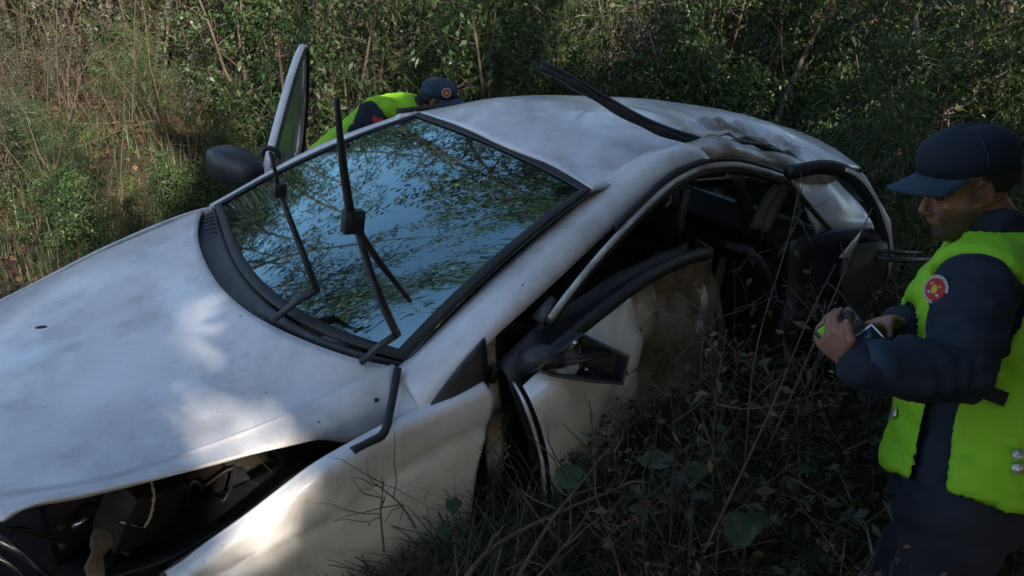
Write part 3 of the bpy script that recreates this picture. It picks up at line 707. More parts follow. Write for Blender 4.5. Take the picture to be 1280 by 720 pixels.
# rear quarter with pillar, seen through the bowed door frame
patch('rear_quarter', [[U(982, 222, y=-.60), U(1010, 219, y=-.60), U(1040, 224, y=-.58)], [U(1000, 245, y=-.64), U(1035, 245, y=-.66), U(1068, 250, y=-.66)], [U(1012, 275, y=-.68), U(1050, 270, y=-.70), U(1082, 275, y=-.72)], [U(1020, 300, y=-.70), U(1060, 296, y=-.73), U(1090, 292, y=-.75)], [(3.30, -.78, .70), (3.6, -.79, .70), (3.78, -.74, .72)], [(3.25, -.78, .35), (3.6, -.78, .32), (3.80, -.70, .35)]], 20, 16, PAINT, car, .01, None, -1, .02)
patch('rear_quarter', [[(3.28, .76, .95), (3.5, .72, .97), (3.72, .66, .97)], [(3.28, .83, .75), (3.55, .81, .75), (3.8, .68, .75)], [(3.28, .82, .40), (3.55, .80, .35), (3.82, .68, .38)]], 8, 10, PAINT, car, .01)

# tailgate, rear bumper and lamps
sp0 = rowat(3.69, 1.457, .52, .07)
tail = patch('tailgate', [sp0, rowat(3.80, 1.425, .50, .07), rowat(3.86, 1.38, .49, .07), rowat(3.87, 1.33, .50, .05)], 10, 24, PAINT, car, .02, lambda p: (0, 0, -.05*math.exp(-(((p.y+.45)/.2)**2))))
patch('rear_window', [[A((q[0]-.005, q[1]*.95, q[2])) for q in rowat(3.855, 1.345, .50, .05)], rowat(3.89, 1.18, .55, .04), rowat(3.92, 1.02, .60, .03)], 8, 16, SIDEGLASS, tail, .005)
patch('lower_panel', [rowat(3.925, 1.03, .64, .02), rowat(3.96, .9, .66, .02), rowat(3.94, .70, .66, .02)], 8, 16, PAINT, tail, .02)
for s in (1, -1):
    m = MB(); m.tube([(3.90, s*.62, 1.40), (3.84, s*.60, 1.39)], .001, 4) if False else None
    m.tube([(3.60, s*.55, 1.37), (3.80, s*.62, 1.18), (3.86, s*.66, 1.0)], [.04, .05, .06], 8, flat=.6); m.build('tail_pillar', PAINT, car)
    m = MB(); m.tube([(3.95, s*.60, 1.02), (3.96, s*.61, .92), (3.95, s*.61, .82)], [.03, .05, .035], 10, flat=.7); m.build('tail_lamp', LAMPRED, car)
patch('rear_bumper', [rowat(3.94, .70, .72, .0), rowat(4.0, .60, .74, .0), rowat(4.0, .45, .74, .0), rowat(3.92, .30, .72, .0)], 10, 20, PAINT, car, .02)

# floor, seats, wheel, rear bench
patch('floor_pan', [[(x, y, .24) for y in (-.68, -.3, .3, .74)] for x in (1.3, 2.3, 3.3, 3.85)], 8, 8, PLASTIC, car, .03)
def seat(name, x, y, lean=0.0):
    e = empty(name); e.parent = car; e.location = (x, y, .27); e.rotation_euler = (0, lean, 0)
    m = MB(); m.tube([(-.27, 0, .20), (-.15, 0, .22), (.15, 0, .19), (.25, 0, .18)], [.17, .24, .25, .2], 12, flat=.36); m.build('seat_cushion', FABRIC, e)
    m = MB(); m.tube([(.20, 0, .20), (.28, 0, .45), (.36, 0, .70), (.39, 0, .80)], [.22, .25, .21, .12], 12, flat=.34, up=(1, 0, 0)); m.build('backrest', FABRIC, e)
    m = MB(); m.tube([(.39, -.13, .92), (.39, 0, .93), (.39, .13, .92)], [.055, .075, .055], 10, flat=1.1); m.tube([(.38, -.05, .76), (.39, -.05, .9)], .006, 6); m.tube([(.38, .05, .76), (.39, .05, .9)], .006, 6); m.build('headrest', FABRIC, e)
seat('front_seat', 2.12, .36)
seat('front_seat', 2.10, -.30, .06)
m = MB(); m.tube([(2.95, -.55, .50), (2.95, .6, .50)], [.22, .22], 12, flat=.4); m.build('rear_bench', FABRIC, car)
m = MB(); m.tube([(3.2, -.5, .80), (3.2, .58, .80)], [.27, .27], 12, flat=.3, up=(1, 0, 0)); m.build('rear_backrest', FABRIC, car)
sw = empty('steering_wheel'); sw.parent = car; sw.location = (1.86, -.36, .90); sw.rotation_euler = (0, math.radians(-62), 0)
m = MB(); m.tube([(.18*math.cos(t), .18*math.sin(t), 0) for t in np.linspace(0, 2*math.pi, 33)], .014, 8, cap=False); m.build('rim', PLASTIC, sw)
m = MB(); m.ell((0, 0, 0), (.07, .08, .03)); m.tube([(0, -.17, 0), (0, .17, 0)], .014, 6); m.tube([(0, 0, 0), (-.17, 0, 0)], .014, 6); m.build('spokes', PLASTIC, sw)
SILVERCLOTH = simple('grey_side_trim', [(.3, (.22, .23, .25)), (.7, (.30, .31, .33))], 12, .8)
m = MB(); m.tube([U(905, 216, y=.55), U(893, 250, y=.6), U(882, 290, y=.66)], .028, 8, flat=.5); m.build('pillar_trim', BEIGE, car)
m = MB(); m.tube([U(858, 236, y=-.5), U(852, 262, y=-.5), U(846, 300, y=-.48)], .022, 6, flat=.3); m.build('seat_belt', SILVERCLOTH, car)
patch('airbag_curtain', [[U(975, 224, y=-.56), U(955, 250, y=-.56), U(938, 288, y=-.54)], [U(992, 228, y=-.58), U(976, 258, y=-.58), U(960, 292, y=-.57)]], 5, 10, SILVERCLOTH, car, .01, None, -1, .02)

# wheels (tyre and rim), half hidden
for (x, y, s) in ((.84, -.76, -1), (.84, .76, 1), (3.37, -.74, -1), (3.37, .74, 1)):
    w = empty('wheel'); w.parent = car; w.location = (x, y, .295)
    m = MB(); n = 28
    prof_ = [(-.085, .20), (-.095, .25), (-.08, .288), (-.03, .297), (.03, .297), (.08, .288), (.095, .25), (.085, .20)]
    V = [(r*math.cos(2*math.pi*k/n), d, r*math.sin(2*math.pi*k/n)) for d, r in prof_ for k in range(n)]
    F = [(i*n+k, i*n+(k+1) % n, (i+1)*n+(k+1) % n, (i+1)*n+k) for i in range(len(prof_)-1) for k in range(n)]
    m.add(V, F); m.build('tyre', RUBBER, w)
    m = MB(); m.tube([(0, -.07, 0), (0, .07, 0)], .20, 28, up=(1, 0, 0))
    for k in range(5):
        t = 2*math.pi*k/5; m.tube([(.03*math.cos(t), s*.08, .03*math.sin(t)), (.19*math.cos(t), s*.075, .19*math.sin(t))], .022, 6)
    m.build('rim', STEEL, w)

# engine bay: crossmember, headlamp remains, torn brackets, battery box, hoses
m = MB(); m.tube([(.18, -.62, .52), (.12, 0, .54), (.18, .62, .50)], .035, 8); m.build('crossmember', ENGINE, car)
def px_box(name, px, y, dims, rot, mat):
    m = MB(); m.box((0, 0, 0), dims); o = m.build(name, mat, car, bevel=.006); o.location = U(*px, y=y); o.rotation_euler = rot
px_box('headlamp_housing', (176, 632), -.60, (.13, .10, .15), (.2, .25, .3), ENGINE)
px_box('battery_box', (270, 640), -.30, (.2, .16, .16), (.15, .1, .1), PLASTIC)
px_box('engine_block', (150, 560), -.05, (.42, .5, .3), (0, 0, 0), ENGINE)
for k in range(2):
    a = random.uniform(10, 330); b = 700-a*.30+random.uniform(-30, 40); m = MB()
    m.tube(curve([U(a+random.uniform(-45, 45), b+random.uniform(-30, 30), y=-.62+.06*random.random()) for _ in range(5)], 18), random.choice((.0025, .003, .0045)), 5); m.build('wire', random.choice((RUBBER, RUBBER, ENGINE)), car)
m = MB(); m.tube(curve([U(120, 660, y=-.70), U(128, 680, y=-.72), U(118, 705, y=-.72), U(130, 740, y=-.72)], 10), [.006, .018, .024, .026, .018, .014, .02, .018, .012, .006], 7, flat=.3); o = m.build('torn_bracket', RUST, car, smooth=False)
m = MB(); m.tube(curve([U(188, 596, y=-.63), U(192, 620, y=-.66), U(188, 645, y=-.66), U(180, 660, y=-.66)], 14), [.003, .004, .002, .004, .003, .005, .002, .004, .003, .005, .003, .004, .003, .002], 5); m.build('broken_edge', CREAM, car)
m = MB(); m.tube([U(150, 652, y=-.66), U(182, 661, y=-.66)], .003, 5); m.build('bent_clip', CHROME, car)
m = MB(); m.tube([U(92, 660, y=-.62), U(108, 646, y=-.62)], .007, 5); m.build('bent_clip', CHROME, car)
m = MB()
for k in range(5):
    a = random.uniform(20, 300); b = 640+random.uniform(0, 90)
    m.tube(curve([U(a, b, y=-.55), U(a+40, b-30, y=-.5), U(a+90, b+10, y=-.55), U(a+130, b-20, y=-.5)], 14), .009, 6)
m.build('hoses', RUBBER, car)
patch('wheel_liner', [[U(110, 740, y=-.62), U(220, 690, y=-.62), U(320, 630, y=-.62), U(400, 580, y=-.62)], [U(80, 700, y=-.3), U(190, 650, y=-.3), U(300, 600, y=-.3), U(400, 560, y=-.3)]], 6, 14, PLASTIC, car, .01, None, -1, .02)
bum = patch('front_bumper', [[A((x, y, .58)) for x, y in ((.34, -.74), (.10, -.55), (0, 0), (.10, .55), (.34, .74))], [A((x, y, .48)) for x, y in ((.32, -.80), (.05, -.58), (-.06, 0), (.05, .58), (.32, .80))], [A((x, y, .25)) for x, y in ((.34, -.78), (.1, -.55), (-.02, 0), (.1, .55), (.34, .78))]], 8, 24, PAINT_DIRTY, car, .01)
m = MB(); m.tube([U(-10, 668, y=-.70), U(20, 688, y=-.70), U(60, 722, y=-.72)], .008, 6); m.tube([U(-14, 690, y=-.70), U(10, 704, y=-.70), U(34, 726, y=-.72)], .005, 6); m.build('grille_trim', CHROME, car)

# wipers standing off the glass
wp = empty('wiper'); wp.parent = car
P0 = U(341, 400, z=.985); P1 = U(396, 362, y=P0[1]-.06); P2 = U(347, 243, y=P1[1]+.10); 
def up_at(px, py, base, frac): return U(px, py, y=base)
m = MB(); m.tube([P0, bl(P0, P1, .5)+A((0, 0, .006)), P1], [.016, .015, .017], 8, flat=.6); m.build('arm_root', PLASTIC, wp)
P2 = U(349, 240, y=P1[1]-.02); P3 = U(338, 190, y=P1[1]-.02)
m = MB(); m.tube([P1, bl(P1, P2, .5), P2], [.013, .011, .009], 8, flat=.7); m.tube([P2, bl(P2, P3, .5)+A((0, 0, .004)), P3], [.006, .005, .005], 6); m.build('arm', PLASTIC, wp)
m = MB(); m.tube(curve([P3+A((-.018, .008, -.010)), P3+A((-.012, .005, .006)), P3+A((.002, 0, .008)), P3+A((.014, -.006, .002)), P3+A((.016, -.008, -.012))], 12), .0065, 7); m.build('hook', PLASTIC, wp)
m = MB(); m.box(P2+A((0, 0, .004)), (.03, .02, .035)); m.build('clip', PLASTIC, wp, bevel=.003)
wp = empty('wiper'); wp.parent = car
Q0 = U(452, 452, z=.975); Q1 = U(496, 418, y=Q0[1]-.05); Q2 = U(447, 290, y=Q1[1]-.02)
m = MB(); m.tube([Q0, bl(Q0, Q1, .5)+A((0, 0, .006)), Q1], [.016, .015, .016], 8, flat=.6); m.build('arm_root', PLASTIC, wp)
m = MB(); m.tube(curve([Q1, U(476, 375, y=Q1[1]-.02), U(458, 325, y=Q1[1]-.02), Q2, U(438, 270, y=Q1[1]-.02)], 14), [.013]*5+[.010]*9, 8, flat=.7); m.build('arm', PLASTIC, wp)
bld = [U(a, b, y=Q1[1]-.03) for a, b in ((421, 122), (426, 180), (433, 235), (443, 278), (470, 322), (513, 377))]
m = MB(); m.tube(curve(bld, 40), [.0045+.004*math.sin(math.pi*i/39) for i in range(40)], 7, flat=1.2); m.box(U(441, 277, y=Q1[1]-.025), (.045, .024, .05)); m.build('blade', RUBBER, wp)

# ------------------------------------------------------------------ vegetation
def np_mesh(name, V, F4, mi=None):
    V = np.asarray(V, np.float32); F4 = np.asarray(F4, np.int32)
    me = bpy.data.meshes.new(name)
    me.vertices.add(len(V)); me.vertices.foreach_set('co', V.ravel())
    k = F4.shape[1]
    me.loops.add(F4.size); me.loops.foreach_set('vertex_index', F4.ravel())
    me.polygons.add(len(F4)); me.polygons.foreach_set('loop_start', np.arange(0, F4.size, k, dtype=np.int32))
    me.update(calc_edges=True)
    return me
def unit(a): return a/(np.linalg.norm(a, axis=-1, keepdims=True)+1e-9)
def leaves(P, D, L, Wd, fold=.25, droop=.15):
    """one folded diamond for each position P, growing along D"""
    n = len(P)
    D = unit(D); R = unit(rng.normal(size=(n, 3))); S = unit(np.cross(D, R)); Nn = np.cross(S, D)
    L = np.asarray(L).reshape(-1, 1)*np.ones((n, 1)); Wd = np.asarray(Wd).reshape(-1, 1)*np.ones((n, 1))
    v0 = P; v2 = P+D*L-np.array((0, 0, 1))*L*droop
    v1 = P+D*L*.45+S*Wd/2+Nn*Wd*fold; v3 = P+D*L*.45-S*Wd/2+Nn*Wd*fold
    V = np.stack([v0, v1, v2, v3], 1).reshape(-1, 3)
    F = np.arange(4*n).reshape(n, 4)
    return V, F
def blades(P, H, lean, width, n_seg=3):
    """grass blades: tapering bent strips"""
    n = len(P); az = rng.uniform(0, 2*np.pi, n)
    d = np.stack([np.cos(az), np.sin(az), np.zeros(n)], 1); s = np.stack([-np.sin(az), np.cos(az), np.zeros(n)], 1)
    out = []
    for k in range(n_seg+1):
        t = k/n_seg
        c = P+d*(lean*H*t**2)[:, None]+np.array((0, 0, 1))*(H*(t-.35*np.clip(lean, 0, 1.6)*t*t))[:, None]
        w = (width*(1-.92*t**1.3))[:, None]/2
        out += [c-s*w, c+s*w]
    V = np.stack(out, 1).reshape(-1, 3); m = 2*(n_seg+1)
    base = (np.arange(n)*m)[:, None, None]
    q = np.array([[2*k, 2*k+1, 2*k+3, 2*k+2] for k in range(n_seg)])[None]
    return V, (base+q).reshape(-1, 4)
def bend(p0, d, length, n, wob, grav=0.0):
    p = np.array(p0, float); d = np.array(d, float); d /= np.linalg.norm(d); out = [p.copy()]
    for i in range(n):
        d = d+rng.normal(size=3)*wob+np.array((0, 0, grav)); d /= np.linalg.norm(d)
        p = p+d*length/n; out.append(p.copy())
    return out
def make_woody(*, taper=.75, h, trunk_r, n_stem, n_branch, n_twig, n_leaf, lf_len, lf_w, spread=.6, start=.25, twig_len=.5, tilt=.12, stem_n=6, updir=.5, clump=.09):
    """stems, branches and leaves of one plant: (wood builder, leaf vertices, leaf faces)"""
    wood = MB(); LP = []; LD = []
    for s in range(n_stem):
        a = rng.uniform(0, 2*np.pi); hh = h*rng.uniform(.75, 1.05)
        p0 = (rng.normal()*.05*n_stem**.5, rng.normal()*.05*n_stem**.5, -.12)
        st = bend(p0, (math.cos(a)*tilt*rng.uniform(.3, 1.6), math.sin(a)*tilt*rng.uniform(.3, 1.6), 1), hh, 8, .07, .02)
        wood.tube(st, [trunk_r*(1-.8*i/8) for i in range(9)], stem_n)
        for b in range(n_branch):
            t = start+(1-start)*(b+rng.uniform())/n_branch
            q = crom(st, t); az = rng.uniform(0, 2*np.pi)
            ln = h*spread*(1.1-t*taper)*rng.uniform(.5, 1.1)
            br = bend(q, (math.cos(az), math.sin(az), updir*rng.uniform(.3, 1.6)), ln, 5, .16, .03)
            r = max(.003, trunk_r*.42*(1-.6*t))
            wood.tube(br, [r*(1-.75*i/5) for i in range(6)], 4, cap=False)
            for w in range(n_twig):
                tt = .25+.75*(w+rng.uniform())/n_twig
                q2 = crom(br, tt); dd = unit(np.array(rng.normal(size=3))+np.array((0, 0, .3)))
                tw = bend(q2, dd, twig_len*rng.uniform(.5, 1.1), 3, .2)
                wood.tube(tw, [r*.4, r*.35, r*.28, r*.15], 3, cap=False)
                for l in range(n_leaf):
                    c = crom(tw, rng.uniform(.1, 1)); LP.append(c+rng.normal(size=3)*clump*.35); LD.append(rng.normal(size=3)+dd*.6-np.array((0, 0, .15)))
    LP = np.array(LP); LD = np.array(LD)
    V, F = leaves(LP, LD, lf_len*rng.uniform(.55, 1.25, len(LP)), lf_w*rng.uniform(.6, 1.2, len(LP)))
    return wood, V, F
def car_clear(x, y, m=.25):
    c = w2c((x, y, 0))
    if -1.0-m < c[0] < 4.1+m and -1.0-m < c[1] < 1.0+m: return False
    if 1.2 < c[0] < 3.0+m and .8 < c[1] < 2.0+m: return False
    return True
def where(px):
    for lim, s in ((90, 'at the far left of the bank'), (220, 'on the bank beside the hood'), (330, 'behind the far door mirror'), (450, 'behind the open far door'), (600, 'behind the bending man'), (760, 'behind the middle of the roof'), (900, 'behind the rear of the roof'), (1060, 'behind the tailgate'), (1180, 'between the tailgate and the capped man')):
        if px < lim: return s
    return 'behind the capped man'
def to_px(p):
    d = np.asarray(p, float)-np.array((0, 0, CAM_H)); z = d@CF
    return 640+FOCAL*(d@CR)/z, 360+FOCAL*(d@CD)/z, z
def plant(name, variant, loc, rz, sc, wood_mat, leaf_m, label, cat, group, leafname='foliage', tilt=(0, 0)):
    wood_me, leaf_me = variant
    e = empty(name, loc); e.rotation_euler = (tilt[0], tilt[1], rz); e.scale = sc if hasattr(sc, '__len__') else (sc, sc, sc)
    w = bpy.data.objects.new('trunk' if 'tree' in name or name == 'sapling' else 'stem', wood_me); COL.objects.link(w); w.parent = e
    l = bpy.data.objects.new('crown' if 'tree' in name or name == 'sapling' else leafname, leaf_me); COL.objects.link(l); l.parent = e
    tag(e, label, cat, group)
    return e
def variant(nm, wood_mat, leaf_m, **k):
    wood, V, F = make_woody(**k)
    a = wood.mesh(nm+'_wood'); a.materials.append(wood_mat); a.polygons.foreach_set('use_smooth', [True]*len(a.polygons))
    b = np_mesh(nm+'_leaf', V, F); b.materials.append(leaf_m)
    return (a, b)
SHRUBS = [
    variant('shrub_a', TWIG, LEAF_A, h=1.7, trunk_r=.014, n_stem=7, n_branch=7, n_twig=6, n_leaf=15, lf_len=.045, lf_w=.018, spread=.34, start=.1, twig_len=.28),
    variant('shrub_b', TWIG, LEAF_B, h=1.5, trunk_r=.012, n_stem=8, n_branch=7, n_twig=6, n_leaf=14, lf_len=.054, lf_w=.024, spread=.36, start=.08, twig_len=.26),
    variant('shrub_c', TWIG, LEAF_C, h=1.9, trunk_r=.012, n_stem=9, n_branch=6, n_twig=6, n_leaf=15, lf_len=.042, lf_w=.014, spread=.30, start=.1, twig_len=.3),
    variant('shrub_d', TWIG, LEAF_B, h=2.4, trunk_r=.016, n_stem=6, n_branch=9, n_twig=6, n_leaf=14, lf_len=.05, lf_w=.022, spread=.28, start=.1, twig_len=.34),
    variant('shrub_e', TWIG, LEAF_B, h=1.8, trunk_r=.008, n_stem=14, n_branch=7, n_twig=4, n_leaf=10, lf_len=.15, lf_w=.009, spread=.22, start=.1, twig_len=.3, tilt=.3),
]
SHRUB_WORD = ['olive', 'deep green', 'grey green', 'tall leafy', 'feathery narrow leaved']
TREES = [
    variant('tree_a', BARK, LEAF_A, h=7.5, trunk_r=.05, n_stem=1, n_branch=24, n_twig=7, n_leaf=13, lf_len=.085, lf_w=.04, spread=.22, start=.12, twig_len=.5, tilt=.1, stem_n=8),
    variant('tree_b', BARK, LEAF_B, h=8.5, trunk_r=.055, n_stem=1, n_branch=22, n_twig=7, n_leaf=12, lf_len=.09, lf_w=.045, spread=.24, start=.2, twig_len=.6, tilt=.14, stem_n=8),
    variant('tree_c', BARK, LEAF_C, h=6.0, trunk_r=.035, n_stem=2, n_branch=15, n_twig=6, n_leaf=13, lf_len=.07, lf_w=.03, spread=.24, start=.12, twig_len=.45, tilt=.18, stem_n=7),
    variant('tree_d', BARK, LEAF_DRY, h=5.5, trunk_r=.03, n_stem=1, n_branch=18, n_twig=5, n_leaf=3, lf_len=.06, lf_w=.03, spread=.26, start=.15, twig_len=.5, tilt=.2, stem_n=7),
]
TREE_WORD = ['slender dark trunked tree', 'slim straight stemmed tree', 'thin twin stemmed tree', 'half bare thin tree']
def scatter(n, xr, yr, mind, ok):
    pts = []; tries = 0
    while len(pts) < n and tries < n*60:
        tries += 1
        x = rng.uniform(*xr); y = rng.uniform(*yr)
        if not ok(x, y): continue
        if any((x-a)**2+(y-b)**2 < mind*mind for a, b in pts): continue
        pts.append((x, y))
    return pts
def in_view(x, y, m=120):
    px, py, z = to_px((x, y, ground_z(x, y, False)+1.0)); return -m < px < 1280+m and z > 1
# shrubs behind the car
sp = scatter(84, (-7.5, 8), (4.3, 10.5), .62, lambda x, y: in_view(x, y) and car_clear(x, y, .35) and not (x < -1.6 and y < 6.0) and not (x < -2.6 and y < 7.4))
for (x, y) in sp:
    px = to_px((x, y, 1))[0]
    k = int(rng.choice([0, 1, 2, 3, 4], p=[.24, .24, .20, .18, .14]))
    if px > 850 and rng.uniform() < .5: k = 1
    s = rng.uniform(.8, 1.25)*(1.0 if y > 5.5 else .8)
    plant('shrub', SHRUBS[k], (x, y, ground_z(x, y)), rng.uniform(0, 6.28), (s*1.1, s*1.1, s*1.15), None, None, f'{SHRUB_WORD[k]} shrub {where(px)}', 'shrub', f'{SHRUB_WORD[k]} shrubs {where(px)}')
# small shrubs on the lit bank to the left
for (x, y) in scatter(34, (-6.5, -1.4), (4.0, 8.0), .36, lambda x, y: in_view(x, y) and car_clear(x, y, .25)):
    px = to_px((x, y, 1))[0]; k = int(rng.choice([0, 1, 2, 4])); s = rng.uniform(.28, .5)
    plant('low_bush', SHRUBS[k], (x, y, ground_z(x, y)), rng.uniform(0, 6.28), s, None, None, f'low {SHRUB_WORD[k]} bush {where(px)}', 'bush', f'low {SHRUB_WORD[k]} bushes {where(px)}')
# thin trees in the thicket
tp = scatter(40, (-10, 10), (6.0, 15), .8, lambda x, y: in_view(x, y, 200))
for (x, y) in tp:
    px = to_px((x, y, 1.5))[0]; k = int(rng.choice([0, 1, 2, 3], p=[.3, .2, .25, .25])); s = rng.uniform(.8, 1.15)
    if -6 < x < .5 and k != 3: s *= .8
    if k == 1 and y < 7: continue
    plant('slender_tree', TREES[k], (x, y, ground_z(x, y)), rng.uniform(0, 6.28), s, None, None, f'{TREE_WORD[k]} {where(px)}', 'tree', f'{TREE_WORD[k]}s {where(px)}', tilt=(rng.normal()*.06, rng.normal()*.06))
# trunks that stand out in the photograph
def lone_trunk(px0, py0, px1, py1, z0, z1, r, mat, label, extra=()):
    a = W(px0, py0, z0); b = W(px1, py1, z1)
    g = ground_z(a[0], a[1]); base = a.copy(); 
    d = (b-a)
    if a[2] > g: base = a-d*((a[2]-g+.1)/max(.2, d[2])); base[2] = g-.1
    top = b+d*1.6
    e = empty('leaning_tree', base); tag(e, label, 'tree')
    m = MB(); pts = curve([base-base, bl(base, a, .9)-base, bl(a, b, .5)-base+rng.normal(size=3)*.03, b-base, top-base+rng.normal(size=3)*.15], 14)
    m.tube(pts, [r*(1.15-.06*i) for i in range(14)], 8); m.build('trunk', mat, e)
    LP = []; LD = []; mm = MB()
    for i in range(10):
        q = pts[int(6+rng.integers(0, 7))]; br = bend(q, (rng.normal(), rng.normal(), .6), rng.uniform(.4, 1.1), 5, .2)
        mm.tube(br, [r*.3*(1-.15*j) for j in range(6)], 4, cap=False)
        for j in range(60): LP.append(crom(br, rng.uniform(.3, 1))+rng.normal(size=3)*.09); LD.append(rng.normal(size=3))
    mo = mm.build('branches', mat, e); tag(mo, kind='stuff')
    V, F = leaves(np.array(LP), np.array(LD), rng.uniform(.04, .09, len(LP)), rng.uniform(.02, .04, len(LP)))
    add('crown', np_mesh('lone_leaf', V, F), LEAF_A, e, False)
lone_trunk(362, 120, 340, -10, 6.6, 6.9, .05, BARK_PALE, 'sunlit forked trunk rising above the open far door')
lone_trunk(358, 60, 366, -10, 6.8, 7.0, .035, BARK_PALE, 'thin pale trunk just right of the forked trunk above the far door')
lone_trunk(1172, 150, 1245, 85, 5.2, 5.6, .03, BARK_PALE, 'pale leaning stem above the cap of the man at right')
lone_trunk(1140, 170, 1158, 120, 5.4, 5.6, .04, BARK_PALE, 'short lit trunk left of the capped man')
lone_trunk(975, 140, 1030, 20, 6.3, 6.6, .03, BARK, 'dark stem slanting right behind the tailgate')
lone_trunk(1248, 130, 1262, 10, 6.0, 6.4, .05, BARK, 'dark upright trunk at the right edge behind the cap')
lone_trunk(655, 110, 668, -10, 9.0, 9.4, .06, BARK, 'dark upright trunk behind the middle of the roof')
lone_trunk(195, 190, 215, 0, 6.8, 7.2, .022, BARK, 'thin dark stem on the bank between hood and mirror')
# a wood that reads as one mass beyond the thicket
def far_wood():
    wood = MB(); LP = []
    for i in range(90):
        y = rng.uniform(15, 34); x = rng.uniform(-1.1, 1.1)*(y*.8+4)
        g = ground_z(x, y, False); h = rng.uniform(5, 10)
        st = bend((x, y, g-.2), (rng.normal()*.08, rng.normal()*.08, 1), h, 5, .05)
        wood.tube(st, [.09-.012*j for j in range(6)], 5, cap=False)
        for j in range(420):
            q = crom(st, rng.uniform(.05, 1)); LP.append(q+rng.normal(size=3)*(1.0, 1.0, .5))
    o = wood.build('distant_wood', BARK); tag(o, 'tangled trees far behind the thicket', 'woodland', kind='stuff')
    LP = np.array(LP); V, F = leaves(LP, rng.normal(size=LP.shape), rng.uniform(.12, .3, len(LP)), rng.uniform(.07, .16, len(LP)))
    l = add('far_foliage', np_mesh('far_leaf', V, F), LEAF_A, o, False); tag(l, kind='stuff')
far_wood()

# tall trees behind the photographer: their crowns shade the hollow, with gaps carved for chosen sun flecks
sd = np.array(SUN_DIR); sa = unit(np.cross(np.array((0, 0, 1.0)), sd)); sb = np.cross(sd, sa)
FLECKS = []
def fleck(p, r): FLECKS.append((float(np.dot(p, sa)), float(np.dot(p, sb)), r))
for (px, py, z, r) in ((264, 387, .95, .10), (224, 450, .92, .04), (246, 554, .88, .055), (340, 478, .93, .03), (25, 388, .8, .08)):
    fleck(c2w(U(px, py, z=z)), r)
for (px, py, r) in ((348, 598, .085), (338, 634, .07), (385, 612, .075), (284, 706, .065)):
    fleck(c2w(U(px, py, y=-.9)), r)
for (px, py, z, r) in ((30, 200, 5.6, .30), (8, 300, 4.6, .28), (150, 212, 5.2, .30), (135, 240, 5.0, .2), (60, 100, 6.6, .35), (20, 60, 7.0, .4), (345, 20, 6.9, .4), (360, 80, 6.8, .25), (395, 150, 5.6, .35), (440, 110, 5.9, .4), (480, 120, 5.6, .35), (300, 110, 6.5, .3), (560, 70, 6.8, .35), (520, 40, 7.5, .4), (640, 60, 7, .3), (720, 15, 8, .5), (770, 10, 9, .4), (860, 40, 7, .4), (930, 20, 7.5, .3), (1080, 165, 5.2, .2), (1150, 140, 5.3, .22), (1200, 110, 5.4, .25), (1235, 70, 5.8, .3), (1110, 40, 7, .3), (1000, 60, 7, .2), (500, 112, 4.2, .05),
                       (640, 115, 3.4, .10), (700, 130, 3.2, .09), (600, 140, 3.0, .09), (780, 135, 3.4, .08), (820, 118, 3.8, .10)):
    fleck(W(px, py, z), r*(1.5 if z > 4.5 else 1))
for i in range(70):
    fleck(W(rng.uniform(-60, 1300), rng.uniform(-40, 150), rng.uniform(5.4, 9)), rng.uniform(.2, .45))
FL = np.array(FLECKS)
def unseen_shade_tree(x, y, h, crown_r, crown_c, n, label, lm=LEAF_B):
    for tr_ in range(40):                       # keep the trunk itself out of the brightest sun flecks
        T = np.array([(x, y, z_) for z_ in np.linspace(.5, h+.5, 30)]); ta, tb = T@sa, T@sb
        if all((((ta-fa)**2+(tb-fb)**2) > (.36+r)**2).all() for fa, fb, r in FL if r < .17): break
        x += .17*math.cos(tr_*2.4)*(1+tr_*.1); y += .17*math.sin(tr_*2.4)*(1+tr_*.1)
    g = ground_z(x, y); e = empty('unseen_shade_tree', (x, y, g)); tag(e, label, 'tree', 'unseen shade trees behind the photographer')
    m = MB(); st = bend((0, 0, -.2), (rng.normal()*.05, rng.normal()*.05, 1), h, 9, .03)
    m.tube(st, [.16*(1-.085*i) for i in range(10)], 9); 
    cl = []
    for b in range(26):
        q = crom(st, rng.uniform(.35, .98)); az = rng.uniform(0, 6.28); br = bend(q, (math.cos(az), math.sin(az), .5), crown_r*rng.uniform(.6, 1.1), 6, .13)
        bw = np.array(curve(br, 16))+np.array((x, y, g)); ba, bb = bw@sa, bw@sb
        if any((((ba-fa)**2+(bb-fb)**2) < (.05+r)**2).any() for fa, fb, r in FL if r < .17): continue
        m.tube(br, [.04*(1-.14*j) for j in range(7)], 5, cap=False); cl += [crom(br, t) for t in (.4, .6, .8, 1)]
    m.build('trunk', BARK, e)
    cl = np.array(cl); k = n//2
    P1_ = cl[rng.integers(0, len(cl), k)]+rng.normal(size=(k, 3))*.45
    u = unit(rng.normal(size=(n-k, 3)))*(rng.uniform(0, 1, (n-k, 1))**.4)
    P2_ = np.array((0, 0, crown_c))+u*np.array((crown_r, crown_r, crown_r*1.15))
    P = np.concatenate([P1_, P2_])
    Wp = P+np.array((x, y, g))
    a = Wp@sa; b = Wp@sb
    keep = np.ones(len(P), bool)
    for (fa, fb, r) in FL: keep &= ((a-fa)**2+(b-fb)**2) > (r+(.07 if r < .17 else .13))**2
    zc = (Wp-np.array((0, 0, CAM_H)))@CF; ux = np.abs((Wp@CR))/np.maximum(zc, .01); uy = np.abs((Wp-np.array((0, 0, CAM_H)))@CD)/np.maximum(zc, .01)
    keep &= ~((zc > 0) & (ux < .80) & (uy < .50))            # boughs do not hang between lens and car
    P = P[keep]
    V, F = leaves(P, rng.normal(size=P.shape), rng.uniform(.14, .26, len(P)), rng.uniform(.09, .15, len(P)))
    add('crown', np_mesh('tall_leaf', V, F), lm, e, False)
